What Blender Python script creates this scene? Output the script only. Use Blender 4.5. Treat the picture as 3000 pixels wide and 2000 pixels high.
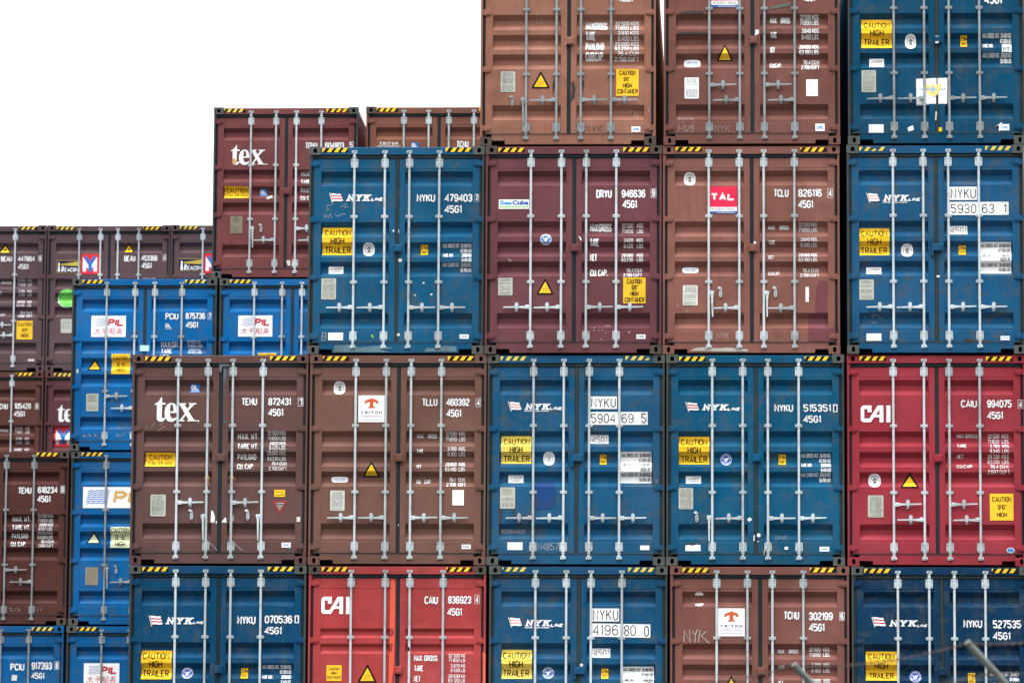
import bpy, bmesh, math, random
from mathutils import Vector, Matrix
from mathutils.geometry import tessellate_polygon

for o in list(bpy.data.objects):
    bpy.data.objects.remove(o)
SC = bpy.context.scene
COL = SC.collection
R = math.radians
random.seed(7)

# ------------------------------------------------------------------ camera
F_PX, CX, CD, CZ = 12871.4, 8.9006, 59.798, 1.0117
PITCH, YAW, ROLL = R(7.4902), R(2.7263), R(0.3275)
cam_d = bpy.data.cameras.new('camera')
cam = bpy.data.objects.new('camera', cam_d)
COL.objects.link(cam)
cam_d.sensor_width = 36.0
cam_d.lens = F_PX / 3000.0 * 36.0
cam_d.clip_start = 0.5
cam_d.clip_end = 3000
fwd = Vector((-math.sin(YAW) * math.cos(PITCH), math.cos(YAW) * math.cos(PITCH), math.sin(PITCH)))
rgt = Vector((math.cos(YAW), math.sin(YAW), 0))
upv = rgt.cross(fwd)
r2 = math.cos(ROLL) * rgt + math.sin(ROLL) * upv
u2 = -math.sin(ROLL) * rgt + math.cos(ROLL) * upv
cam.matrix_world = Matrix(((r2.x, u2.x, -fwd.x, CX), (r2.y, u2.y, -fwd.y, -CD), (r2.z, u2.z, -fwd.z, CZ), (0, 0, 0, 1)))
cam_d.dof.use_dof = True
cam_d.dof.focus_distance = 61.0
cam_d.dof.aperture_fstop = 3.4
SC.camera = cam

# ------------------------------------------------------------------ world: thin bright overcast
SUN_EL, SUN_AZ = R(64), R(200)
W = bpy.data.worlds.new('World')
SC.world = W
W.use_nodes = True
nt = W.node_tree
nt.nodes.clear()
sky = nt.nodes.new('ShaderNodeTexSky')
sky.sky_type = 'NISHITA'
sky.sun_disc = False
sky.sun_elevation = SUN_EL
sky.sun_rotation = SUN_AZ
hs = nt.nodes.new('ShaderNodeHueSaturation')
hs.inputs['Saturation'].default_value = 0.35
hs.inputs['Value'].default_value = 1.0
nt.links.new(sky.outputs[0], hs.inputs['Color'])
tc = nt.nodes.new('ShaderNodeTexCoord')
sx = nt.nodes.new('ShaderNodeSeparateXYZ')
nt.links.new(tc.outputs['Generated'], sx.inputs[0])
up = nt.nodes.new('ShaderNodeMath')          # cloud deck: bright overhead, falling away towards the horizon
up.operation = 'MAXIMUM'
up.inputs[1].default_value = 0.0
nt.links.new(sx.outputs['Z'], up.inputs[0])
pw = nt.nodes.new('ShaderNodeMath')
pw.operation = 'POWER'
pw.inputs[1].default_value = 2.3
nt.links.new(up.outputs[0], pw.inputs[0])
lo = nt.nodes.new('ShaderNodeMapRange')      # low sky dimmed on the camera side, added to deepen shade on down-facing slopes
lo.inputs['From Min'].default_value = -0.30
lo.inputs['From Max'].default_value = 0.30
lo.inputs['To Min'].default_value = 1.5
lo.inputs['To Max'].default_value = 12.5
nt.links.new(sx.outputs['Y'], lo.inputs['Value'])
rp = nt.nodes.new('ShaderNodeMath')
rp.operation = 'MULTIPLY_ADD'
rp.inputs[1].default_value = 74.0
nt.links.new(pw.outputs[0], rp.inputs[0])
nt.links.new(lo.outputs[0], rp.inputs[2])
tint = nt.nodes.new('ShaderNodeVectorMath')
tint.operation = 'SCALE'
tint.inputs[0].default_value = (0.985, 1.0, 1.03)
nt.links.new(rp.outputs[0], tint.inputs['Scale'])
mx = nt.nodes.new('ShaderNodeMixRGB')
mx.inputs['Fac'].default_value = 0.95
nt.links.new(hs.outputs[0], mx.inputs['Color1'])
nt.links.new(tint.outputs[0], mx.inputs['Color2'])
bg = nt.nodes.new('ShaderNodeBackground')
bg.inputs['Strength'].default_value = 0.1
wo = nt.nodes.new('ShaderNodeOutputWorld')
nt.links.new(mx.outputs[0], bg.inputs['Color'])
nt.links.new(bg.outputs[0], wo.inputs['Surface'])

sl = bpy.data.lights.new('sun', 'SUN')
sl.energy = 1.5
sl.angle = R(35)
sl.color = (1.0, 0.97, 0.92)
so = bpy.data.objects.new('sun', sl)
COL.objects.link(so)
sd = Vector((math.sin(SUN_AZ) * math.cos(SUN_EL), math.cos(SUN_AZ) * math.cos(SUN_EL), math.sin(SUN_EL)))
so.rotation_euler = sd.to_track_quat('Z', 'Y').to_euler()
so.location = (0, -60, 60)

SC.view_settings.view_transform = 'Standard'
SC.view_settings.look = 'None'
SC.view_settings.exposure = 0.16
SC.view_settings.gamma = 1.0
SC.view_settings.use_curve_mapping = False

# ------------------------------------------------------------------ materials
def lin(c):
    return tuple((v / 255 / 12.92) if v / 255 <= 0.04045 else ((v / 255 + 0.055) / 1.055) ** 2.4 for v in c)

def new_group():
    g = bpy.data.node_groups.new('weathered_paint', 'ShaderNodeTree')
    def sock(n, t, d=None):
        s = g.interface.new_socket(n, in_out='INPUT', socket_type=t)
        if d is not None:
            s.default_value = d
    sock('Color', 'NodeSocketColor')
    sock('Dirt Color', 'NodeSocketColor')
    for n, d in (('Rust', 0.1), ('Dirt', 0.2), ('Fade', 0.5), ('Roughness', 0.5), ('Metallic', 0.0), ('Dent', 0.3), ('Specular', 0.06)):
        sock(n, 'NodeSocketFloat', d)
    g.interface.new_socket('BSDF', in_out='OUTPUT', socket_type='NodeSocketShader')
    N, L = g.nodes, g.links
    gi, go = N.new('NodeGroupInput'), N.new('NodeGroupOutput')
    geo = N.new('ShaderNodeNewGeometry')
    def mapped(scale):
        m = N.new('ShaderNodeMapping')
        m.inputs['Scale'].default_value = scale
        L.new(geo.outputs['Position'], m.inputs['Vector'])
        return m.outputs[0]
    def noise(scale, detail=4, rough=0.55, vec=None, dist=0.0):
        n = N.new('ShaderNodeTexNoise')
        n.inputs['Scale'].default_value = scale
        n.inputs['Detail'].default_value = detail
        n.inputs['Roughness'].default_value = rough
        n.inputs['Distortion'].default_value = dist
        L.new(vec if vec else geo.outputs['Position'], n.inputs['Vector'])
        return n.outputs['Fac']
    def mr(v, a, b, c, d):
        n = N.new('ShaderNodeMapRange')
        for k, x in zip(('From Min', 'From Max', 'To Min', 'To Max'), (a, b, c, d)):
            n.inputs[k].default_value = x
        L.new(v, n.inputs['Value'])
        return n.outputs[0]
    def mul(a, b):
        n = N.new('ShaderNodeMath'); n.operation = 'MULTIPLY'
        for i, x in enumerate((a, b)):
            if isinstance(x, (int, float)):
                n.inputs[i].default_value = x
            else:
                L.new(x, n.inputs[i])
        return n.outputs[0]
    def mix(f, a, b, mode='MIX'):
        n = N.new('ShaderNodeMixRGB'); n.blend_type = mode
        L.new(f, n.inputs['Fac'])
        for k, x in (('Color1', a), ('Color2', b)):
            if isinstance(x, tuple):
                n.inputs[k].default_value = x
            else:
                L.new(x, n.inputs[k])
        return n.outputs[0]
    # sun-bleached, chalky areas: broad clouds of lighter, less saturated paint
    chalk = mul(mr(noise(0.9, 5, 0.6), 0.42, 0.72, 0.0, 0.55), gi.outputs['Fade'])
    pale = N.new('ShaderNodeHueSaturation')
    pale.inputs['Saturation'].default_value = 0.80
    pale.inputs['Value'].default_value = 1.45
    L.new(gi.outputs['Color'], pale.inputs['Color'])
    c = mix(chalk, gi.outputs['Color'], pale.outputs[0])
    # patchy repainting: small value shifts
    c2 = N.new('ShaderNodeHueSaturation')
    L.new(mr(noise(0.8, 4, 0.6), 0.3, 0.7, 0.80, 1.18), c2.inputs['Value'])
    L.new(c, c2.inputs['Color'])
    # run-off streaks: narrow in x, long in z
    st = mul(mr(noise(1.0, 5, 0.62, mapped((16, 16, 0.55))), 0.52, 0.74, 0, 0.62), gi.outputs['Dirt'])
    c = mix(st, c2.outputs[0], gi.outputs['Dirt Color'])
    # grime
    gr = mul(mr(noise(4.2, 8, 0.68, None, 0.6), 0.50, 0.68, 0, 1.0), gi.outputs['Dirt'])
    c = mix(gr, c, gi.outputs['Dirt Color'])
    # rust weeping down the metal
    rr = mul(mr(noise(1.0, 4, 0.6, mapped((11, 11, 0.30))), 0.60, 0.78, 0, 0.75), gi.outputs['Rust'])
    c = mix(rr, c, (0.10, 0.055, 0.032, 1))
    # scuffs: short light scratches across the metal
    sc = mul(mr(noise(1.0, 3, 0.6, mapped((5, 5, 60))), 0.70, 0.76, 0, 0.30), gi.outputs['Fade'])
    c = mix(sc, c, (0.5, 0.48, 0.45, 1))
    # rust blooms and specks
    ru = mul(mr(noise(9.0, 9, 0.72, None, 0.4), 0.60, 0.66, 0, 1.0), gi.outputs['Rust'])
    rcol = mix(noise(34, 4), (0.030, 0.014, 0.009, 1), (0.15, 0.062, 0.026, 1))
    c = mix(ru, c, rcol)
    rough = N.new('ShaderNodeMath'); rough.operation = 'ADD'
    L.new(gi.outputs['Roughness'], rough.inputs[0])
    L.new(mr(noise(6.0, 5), 0.3, 0.7, -0.07, 0.10), rough.inputs[1])
    bp = N.new('ShaderNodeBump')
    bp.inputs['Distance'].default_value = 0.035
    L.new(gi.outputs['Dent'], bp.inputs['Strength'])
    L.new(noise(1.5, 3, 0.5), bp.inputs['Height'])
    bs = N.new('ShaderNodeBsdfPrincipled')
    L.new(gi.outputs['Specular'], bs.inputs['Specular IOR Level'])
    L.new(c, bs.inputs['Base Color'])
    L.new(rough.outputs[0], bs.inputs['Roughness'])
    L.new(gi.outputs['Metallic'], bs.inputs['Metallic'])
    L.new(bp.outputs[0], bs.inputs['Normal'])
    L.new(bs.outputs[0], go.inputs['BSDF'])
    return g

GRP = new_group()
MATS = {}

def wmat(name, color, rust=0.1, dirt=0.2, fade=0.5, rough=0.5, metal=0.0, dent=0.3, dcol=(0.055, 0.05, 0.042), spec=0.06):
    if name in MATS:
        return MATS[name]
    m = bpy.data.materials.new(name)
    m.use_nodes = True
    t = m.node_tree
    t.nodes.clear()
    g = t.nodes.new('ShaderNodeGroup')
    g.node_tree = GRP
    g.inputs['Color'].default_value = (*color, 1)
    g.inputs['Dirt Color'].default_value = (*dcol, 1)
    for k, v in (('Rust', rust), ('Dirt', dirt), ('Fade', fade), ('Roughness', rough), ('Metallic', metal), ('Dent', dent), ('Specular', spec)):
        g.inputs[k].default_value = v
    o = t.nodes.new('ShaderNodeOutputMaterial')
    t.links.new(g.outputs[0], o.inputs['Surface'])
    m.diffuse_color = (*color, 1)
    MATS[name] = m
    return m

K = 1.50     # irradiance / pi that falls on an upright face in this light: turns a photographed tone into a base colour
def paint(tag, rgb, rust=0.06, dirt=0.16, fade=0.5, dcol=None):
    c = tuple(min(0.9, v / K) for v in lin(rgb))
    g_ = sum(c) / 3
    c = tuple(max(0.002, g_ + (v - g_) * 1.18) for v in c)
    d = dcol or tuple(0.5 * v + 0.012 for v in c)
    a = wmat('paint ' + tag, c, rust * 2.8, min(1, dirt * 2.3), fade, 0.48, 0, 0.55, d)
    b = wmat('frame paint ' + tag, tuple(v * 0.92 for v in c), rust + 0.25, min(1, dirt + 0.45), fade, 0.55, 0, 0.15, tuple(0.4 * v + 0.03 for v in c))
    return a, b

def ink(tag, rgb, dirt=0.10, rough=0.5):
    return wmat('ink ' + tag, tuple(min(0.86, v / 1.03) for v in lin(rgb)), 0.0, dirt, 0.15, rough, 0, 0.0)

INK = {
    'white': ink('white', (232, 234, 234), 0.10), 'offwhite': ink('off white', (206, 208, 198), 0.15), 'paper': ink('paper', (246, 248, 248), 0.03),
    'yellow': ink('yellow', (246, 192, 42), 0.12), 'paleyellow': ink('pale yellow', (236, 208, 92), 0.12), 'fadedgreen': ink('faded yellow', (226, 234, 190), 0.08),
    'haz': ink('hazard yellow', (250, 196, 44), 0.10), 'hazpale': ink('worn hazard yellow', (226, 198, 84), 0.25), 'black': ink('black', (26, 28, 30), 0.05),
    'plate': ink('metal plate', (186, 188, 176), 0.25, 0.4), 'platedark': ink('old metal plate', (142, 134, 112), 0.5, 0.45), 'type': ink('small print', (104, 106, 100)),
    'red': ink('red', (216, 52, 62)), 'talred': ink('signal red', (226, 48, 82)), 'blue': ink('blue', (40, 116, 190)), 'navy': ink('navy', (22, 30, 58)),
    'royal': ink('royal blue', (34, 82, 190)), 'skyblue': ink('sky blue', (84, 158, 214)), 'rust': ink('rust orange', (206, 92, 50)), 'tan': ink('tan', (204, 168, 102)),
    'gold': ink('gold', (222, 196, 90)), 'green': ink('green', (118, 210, 98), 0.2), 'faintyellow': ink('faint yellow', (226, 216, 130)), 'faintblue': ink('faint blue', (165, 186, 224)), 'brick': ink('brick red', (190, 62, 74)), 'steelblue': ink('steel blue', (76, 122, 168)),
    'lime': ink('lime', (120, 200, 60)), 'absblue': ink('emblem blue', (46, 96, 176)), 'chalk': ink('chalk', (170, 168, 164), 0.4, 0.9),
    'fadedpink': ink('faded red', (226, 160, 150)), 'flagred': ink('flag red', (196, 62, 78)), 'grey': ink('grey primer', (98, 104, 110), 0.3), 'greydark': ink('thin grey primer', (92, 78, 82), 0.5),
    'olive': ink('olive', (98, 106, 44)), 'seablue': ink('sea blue', (58, 96, 168)), 'tape': ink('tape', (186, 226, 228)), 'patchblue': ink('patch blue', (28, 66, 122), 0.6),
    'patchpurple': ink('patch purple', (112, 66, 72), 0.3), 'primer': ink('orange primer', (226, 96, 72), 0.15), 'teal': ink('teal', (30, 130, 110)),
    'stain': ink('rust stain', (214, 160, 92), 0.4), 'soot': ink('soot', (70, 62, 58), 0.5), 'scrape': ink('scraped blue', (92, 122, 134), 0.6), 'greywhite': ink('worn white', (172, 168, 160), 0.5),
}
GALV = wmat('galvanised steel', (0.58, 0.655, 0.68), 0.08, 0.40, 0.4, 0.36, 0.22, 0.1, (0.20, 0.19, 0.17), 0.5)
GALV_MID = wmat('weathered galvanised steel', (0.48, 0.54, 0.555), 0.14, 0.5, 0.5, 0.42, 0.3, 0.1, (0.15, 0.14, 0.12), 0.4)
GALV_OLD = wmat('dull galvanised steel', (0.29, 0.33, 0.34), 0.30, 0.55, 0.4, 0.5, 0.3, 0.1, (0.10, 0.09, 0.075), 0.3)
RUBBER = wmat('black rubber', (0.016, 0.028, 0.034), 0.0, 0.25, 0.12, 0.6, 0, 0.1, (0.05, 0.05, 0.043))
RUBBER_OLD = wmat('dusty rubber', (0.030, 0.040, 0.040), 0.05, 0.5, 0.2, 0.7, 0, 0.1, (0.075, 0.075, 0.06))
INNER = wmat('dark hollow', (0.012, 0.011, 0.010), 0.3, 0.3, 0, 0.9)

# ------------------------------------------------------------------ object helpers
def link(o, parent=None):
    COL.objects.link(o)
    if parent:
        o.parent = parent
    return o

def empty(name, loc=(0, 0, 0), rot=(0, 0, 0)):
    o = bpy.data.objects.new(name, None)
    o.empty_display_size = 0.3
    o.location = loc
    o.rotation_euler = rot
    return link(o)

def tag(o, label=None, cat=None, group=None, kind=None):
    for k, v in (('label', label), ('category', cat), ('group', group), ('kind', kind)):
        if v:
            o[k] = v

class MB:
    """collects faces, becomes one mesh datablock"""
    def __init__(s):
        s.v, s.f, s.m = [], [], []
    def add(s, vs, fs, m=0):
        b = len(s.v)
        s.v += [tuple(v) for v in vs]
        s.f += [tuple(b + i for i in f) for f in fs]
        s.m += [m] * len(fs)
    def box(s, x0, x1, y0, y1, z0, z1, m=0):
        s.add([(x0, y0, z0), (x1, y0, z0), (x1, y1, z0), (x0, y1, z0), (x0, y0, z1), (x1, y0, z1), (x1, y1, z1), (x0, y1, z1)],
              [(0, 1, 5, 4), (1, 2, 6, 5), (2, 3, 7, 6), (3, 0, 4, 7), (4, 5, 6, 7), (3, 2, 1, 0)], m)
    def cbox(s, x0, x1, y0, y1, z0, z1, c=0.004, m=0):
        """box whose front (low y) edges are chamfered"""
        s.add([(x0 + c, y0, z0 + c), (x1 - c, y0, z0 + c), (x1 - c, y0, z1 - c), (x0 + c, y0, z1 - c),
               (x0, y0 + c, z0), (x1, y0 + c, z0), (x1, y0 + c, z1), (x0, y0 + c, z1),
               (x0, y1, z0), (x1, y1, z0), (x1, y1, z1), (x0, y1, z1)],
              [(0, 1, 2, 3), (0, 4, 5, 1), (1, 5, 6, 2), (2, 6, 7, 3), (3, 7, 4, 0), (4, 8, 9, 5), (5, 9, 10, 6), (6, 10, 11, 7), (7, 11, 8, 4), (8, 11, 10, 9)], m)
    def prism(s, pts, y0, y1, m=0, holes=()):
        """outline in (x, z) given a thickness from y0 (front) to y1"""
        loops = [list(pts)] + [list(h) for h in holes]
        flat = [p for l in loops for p in l]
        tris = tessellate_polygon([[Vector((p[0], p[1], 0)) for p in l] for l in loops])
        n = len(flat)
        vs = [(p[0], y0, p[1]) for p in flat] + [(p[0], y1, p[1]) for p in flat]
        fs = [tuple(t) for t in tris] + [tuple(n + i for i in reversed(t)) for t in tris]
        b = 0
        for l in loops:
            k = len(l)
            for i in range(k):
                j = (i + 1) % k
                fs.append((b + i, b + j, n + b + j, n + b + i))
            b += k
        s.add(vs, fs, m)
    def cyl(s, p, q, r, n=10, m=0, r1=None):
        p, q = Vector(p), Vector(q)
        d = (q - p).normalized()
        a = d.orthogonal().normalized()
        b = d.cross(a)
        r1 = r if r1 is None else r1
        vs = []
        for c, rr in ((p, r), (q, r1)):
            for i in range(n):
                t = 2 * math.pi * i / n
                vs.append(c + rr * (math.cos(t) * a + math.sin(t) * b))
        s.add(vs, [(i, (i + 1) % n, n + (i + 1) % n, n + i) for i in range(n)] + [tuple(range(n))[::-1], tuple(range(n, 2 * n))], m)
    def extrude_x(s, prof, x0, x1, m=0):
        """profile [(y, z), ...] swept from x0 to x1 (open sheet)"""
        n = len(prof)
        s.add([(x0, y, z) for y, z in prof] + [(x1, y, z) for y, z in prof], [(i, n + i, n + i + 1, i + 1) for i in range(n - 1)], m)
    def mesh(s, name, nmat=1, smooth=False):
        me = bpy.data.meshes.new(name)
        me.from_pydata(s.v, [], s.f)
        for i in range(nmat):
            me.materials.append(None)
        me.polygons.foreach_set('material_index', s.m)
        bm = bmesh.new(); bm.from_mesh(me)
        bmesh.ops.recalc_face_normals(bm, faces=bm.faces)
        bm.to_mesh(me); bm.free()
        if smooth:
            me.polygons.foreach_set('use_smooth', [True] * len(me.polygons))
            me.set_sharp_from_angle(angle=R(35))
        return me

def inst(name, mesh, mats, parent, loc=(0, 0, 0), rot=(0, 0, 0), scale=None):
    o = bpy.data.objects.new(name, mesh)
    o.location = loc
    o.rotation_euler = rot
    if scale:
        o.scale = scale
    link(o, parent)
    for sl_, m in zip(o.material_slots, mats):
        sl_.link = 'OBJECT'
        sl_.material = m
    return o

# ------------------------------------------------------------------ ground
def make_ground():
    mb = MB()
    S = 900
    mb.add([(-S, -S, 0), (S, -S, 0), (S, S, 0), (-S, S, 0)], [(0, 1, 2, 3)])
    me = mb.mesh('ground')
    m = bpy.data.materials.new('yard asphalt')
    m.use_nodes = True
    t = m.node_tree
    b = t.nodes['Principled BSDF']
    n = t.nodes.new('ShaderNodeTexNoise')
    n.inputs['Scale'].default_value = 0.4
    n.inputs['Detail'].default_value = 9
    g = t.nodes.new('ShaderNodeNewGeometry')
    t.links.new(g.outputs['Position'], n.inputs['Vector'])
    r = t.nodes.new('ShaderNodeValToRGB')
    r.color_ramp.elements[0].color = (0.035, 0.035, 0.036, 1)
    r.color_ramp.elements[1].color = (0.085, 0.084, 0.082, 1)
    t.links.new(n.outputs['Fac'], r.inputs[0])
    t.links.new(r.outputs[0], b.inputs['Base Color'])
    b.inputs['Roughness'].default_value = 0.9
    o = inst('ground', me, [m], None)
    tag(o, kind='structure')
make_ground()

# ------------------------------------------------------------------ container geometry (metres; x from the left post, y into the stack, z up)
CW, CH, CL = 2.438, 2.896, 12.192
Y_HEAD, Y_STILE, Y_FLAT, Y_DEEP = 0.012, 0.045, 0.049, 0.112
DOOR_Z0, DOOR_Z1 = 0.171, 2.728
PANELS = ((0.172, 1.117), (1.336, 2.272))
LAYOUT = {
    'five': [(2.552, 2.343), (1.845, 1.633), (1.562, 1.353), (1.287, 1.080), (0.572, 0.360)],
    'shallow': [(2.042, 1.908), (1.833, 1.694), (1.20, 1.06), (0.99, 0.85), (0.56, 0.42)],
}
DEPTH = {'five': Y_DEEP, 'shallow': 0.084}

def profile(kind):
    """(y, z) polyline of the pressed door sheet from the top down"""
    p = [(Y_STILE + 0.001, DOOR_Z1), (Y_STILE + 0.001, 2.590), (Y_FLAT, 2.586)]
    for a, b in LAYOUT[kind]:
        s = (a - b) * 0.325
        p += [(Y_FLAT, a), (DEPTH[kind], a - s), (DEPTH[kind], b + s), (Y_FLAT, b)]
    p += [(Y_FLAT, 0.322), (Y_STILE + 0.001, 0.318), (Y_STILE + 0.001, DOOR_Z0)]
    return p
PROF = {k: profile(k) for k in LAYOUT}

def surf_y(x, z, kind):
    if z > 2.774 or z < 0.142:
        return Y_HEAD
    if any(a - 0.03 < x < b + 0.03 for a, b in PANELS):
        P = PROF[kind]
        for (ya, za), (yb, zb) in zip(P, P[1:]):
            if zb <= z <= za:
                t = (za - z) / max(1e-6, za - zb)
                return ya + (yb - ya) * t
    return Y_STILE

def stadium(cx, cz, rx, rz, n=16):
    pts = []
    for i in range(n):
        t = 2 * math.pi * i / n
        c, s = math.cos(t), math.sin(t)
        pts.append((cx + rx * math.copysign(abs(c) ** 0.75, c), cz + rz * math.copysign(abs(s) ** 0.75, s)))
    return pts

def mesh_casting(top):
    mb = MB()
    w, h, d = 0.162, 0.118, 0.178
    c = 0.006
    out = [(c, 0), (w - c, 0), (w, c), (w, h - c), (w - c, h), (c, h), (0, h - c), (0, c)]
    hole = stadium(w * 0.52, h * 0.5, 0.027 if top else 0.024, 0.033 if top else 0.038)
    tri = tessellate_polygon([[Vector((a, b, 0)) for a, b in out], [Vector((a, b, 0)) for a, b in hole]])
    fl = out + hole
    mb.add([(a, 0, b) for a, b in fl], [tuple(t) for t in tri])
    n = len(out)
    mb.add([(a, 0, b) for a, b in out] + [(a, d, b) for a, b in out], [(i, (i + 1) % n, n + (i + 1) % n, n + i) for i in range(n)] + [tuple(range(n, 2 * n))])
    n = len(hole)
    mb.add([(a, 0, b) for a, b in hole] + [(a, 0.09, b) for a, b in hole], [(i, n + i, n + (i + 1) % n, (i + 1) % n) for i in range(n)], 1)
    mb.add([(a, 0.09, b) for a, b in hole], [tuple(range(n))], 1)
    return mb.mesh('corner_casting', 2)

def mesh_frame():
    mb = MB()
    for sgn in (0, 1):
        def X(a, b):
            return (a, b) if not sgn else (CW - b, CW - a)
        mb.box(*X(0.004, 0.15), CL - 0.15, CL - 0.004, 0.118, CH - 0.118)          # far post
        mb.box(*X(0.003, 0.063), 0.178, CL - 0.178, CH - 0.10, CH - 0.040)         # top side rail
        mb.box(*X(0.004, 0.05), 0.178, CL - 0.178, 0.017, 0.175)                   # bottom side rail
        mb.box(*X(0.003, 0.162), CL - 0.178, CL - 0.001, CH - 0.118, CH)           # far castings
        mb.box(*X(0.003, 0.162), CL - 0.178, CL - 0.001, 0.0, 0.118)
    # door header with a drip lip
    mb.cbox(0.162, CW - 0.162, Y_HEAD, 0.12, 2.776, CH - 0.012, 0.006)
    mb.box(0.05, CW - 0.05, 0.055, 0.12, 2.700, 2.7755)
    mb.box(0.162, CW - 0.162, CL - 0.10, CL - 0.01, CH - 0.11, CH - 0.012)
    mb.box(0.162, CW - 0.162, CL - 0.12, CL - 0.01, 0.02, 0.16)
    mb.box(0.05, CW - 0.05, 0.35, CL - 0.15, 0.135, 0.165)                        # floor
    for i in range(30):                                                           # cross members
        y = 0.5 + i * 0.38
        mb.box(0.05, CW - 0.05, y, y + 0.045, 0.02, 0.134)
    return mb.mesh('frame')

def mesh_post():
    mb = MB()
    mb.cbox(0.004, 0.034, 0.006, 0.10, 0.118, CH - 0.118, 0.005)          # J-bar
    mb.box(0.034, 0.10, 0.066, 0.16, 0.118, CH - 0.118)                    # web behind the seal
    mb.box(0.0342, 0.052, 0.020, 0.066, CH - 0.20, CH - 0.118)
    return mb.mesh('corner_post')

def mesh_sill():
    mb = MB()
    a, b = 0.162, CW - 0.162
    pts = [(a, 0.140), (a, 0.070)]
    pts += [(0.336, 0.070), (0.346, 0.058), (0.346, 0.018), (CW - 0.346, 0.018), (CW - 0.346, 0.058), (CW - 0.336, 0.070), (b, 0.070), (b, 0.140)]
    mb.prism(pts[::-1], Y_HEAD, 0.075)
    mb.box(a, b, 0.010, 0.13, 0.1402, 0.150)
    return mb.mesh('sill')

def mesh_side_wall():
    mb = MB()
    pts = []
    y = 0.17
    while y < CL - 0.17:
        pts += [(0.010, y), (0.010, y + 0.070), (0.046, y + 0.138), (0.046, y + 0.208)]
        y += 0.278
    pts = [(a, b) for a, b in pts if b < CL - 0.15] + [(0.010, CL - 0.15)]
    n = len(pts)
    z0, z1 = 0.17, CH - 0.095
    mb.add([(a, b, z0) for a, b in pts] + [(a, b, z1) for a, b in pts], [(i, i + 1, n + i + 1, n + i) for i in range(n - 1)])
    return mb.mesh('side_wall')

def mesh_roof():
    mb = MB()
    pts = [(0.12, CH - 0.045)]
    y = 0.45
    while y < CL - 0.5:
        pts += [(y, CH - 0.045), (y + 0.03, CH - 0.025), (y + 0.14, CH - 0.025), (y + 0.17, CH - 0.045)]
        y += 0.209
    pts.append((CL - 0.10, CH - 0.045))
    mb.extrude_x(pts, 0.04, CW - 0.04)
    return mb.mesh('roof')

def mesh_end_wall():
    mb = MB()
    pts = []
    x = 0.15
    while x < CW - 0.2:
        pts += [(x, CL - 0.02), (x + 0.06, CL - 0.02), (x + 0.12, CL - 0.06), (x + 0.18, CL - 0.06)]
        x += 0.25
    n = len(pts)
    mb.add([(a, b, 0.15) for a, b in pts] + [(a, b, CH - 0.10) for a, b in pts], [(i, i + 1, n + i + 1, n + i) for i in range(n - 1)])
    return mb.mesh('end_wall')

def mesh_door(right, kind):
    mb = MB()
    if not right:
        xs, xi, xo = (0.068, 0.172), PANELS[0], (1.117, 1.203)
    else:
        xs, xi, xo = (1.254, 1.336), PANELS[1], (2.272, 2.370)
    for a, b in (xs, xo):
        mb.cbox(a, b, Y_STILE, 0.124, DOOR_Z0, DOOR_Z1, 0.004)
    mb.extrude_x(PROF[kind], xi[0], xi[1])
    mb.box(xi[0], xi[1], 0.122, 0.128, DOOR_Z0, DOOR_Z1)
    return mb.mesh('door')

def mesh_seal():
    """rubber seal round and between the leaves: half-round strips"""
    mb = MB()
    def strip_h(x0, x1, z0, z1, y):
        c, h = (z0 + z1) / 2, (z1 - z0) / 2
        pr = [(y + 0.020, c + h), (y + 0.006, c + h * 0.8), (y, c + h * 0.3), (y, c - h * 0.3), (y + 0.006, c - h * 0.8), (y + 0.020, c - h)]
        mb.extrude_x(pr, x0, x1)
    def strip_v(x0, x1, z0, z1, y):
        c, h = (x0 + x1) / 2, (x1 - x0) / 2
        pr = [(c - h, y + 0.016), (c - h * 0.75, y + 0.004), (c - h * 0.3, y), (c + h * 0.3, y), (c + h * 0.75, y + 0.004), (c + h, y + 0.016)]
        n = len(pr)
        mb.add([(a, b, z0) for a, b in pr] + [(a, b, z1) for a, b in pr], [(i, i + 1, n + i + 1, n + i) for i in range(n - 1)])
    strip_h(0.05, CW - 0.05, 2.729, 2.775, 0.028)
    strip_h(0.05, CW - 0.05, 0.1505, 0.1705, 0.030)
    strip_v(0.0345, 0.0675, 0.18, 2.735, 0.050)
    strip_v(CW - 0.0675, CW - 0.0345, 0.18, 2.735, 0.050)
    strip_v(1.2035, 1.2535, 0.165, 2.745, 0.040)
    return mb.mesh('door_seal', 1, True)

def mesh_hinge():
    """blade hinge, left hand, top at z = 0"""
    mb = MB()
    mb.prism([(0.022, -0.004), (0.022, -0.070), (0.060, -0.078), (0.110, -0.076), (0.138, -0.066), (0.150, -0.045), (0.150, -0.020), (0.138, -0.006), (0.060, 0.004)][::1], 0.026, 0.0452)
    mb.prism([(0.060, -0.018), (0.060, -0.060), (0.120, -0.056), (0.136, -0.040), (0.120, -0.026)], 0.021, 0.026)
    mb.cyl((0.030, 0.022, -0.002), (0.030, 0.022, -0.074), 0.016, 10)
    return mb.mesh('hinge')

def mesh_bar():
    mb = MB()
    mb.cyl((0, 0.022, 0.085), (0, 0.022, 2.832), 0.0172, 14)
    return mb.mesh('locking_bar', 1, True)

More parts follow.
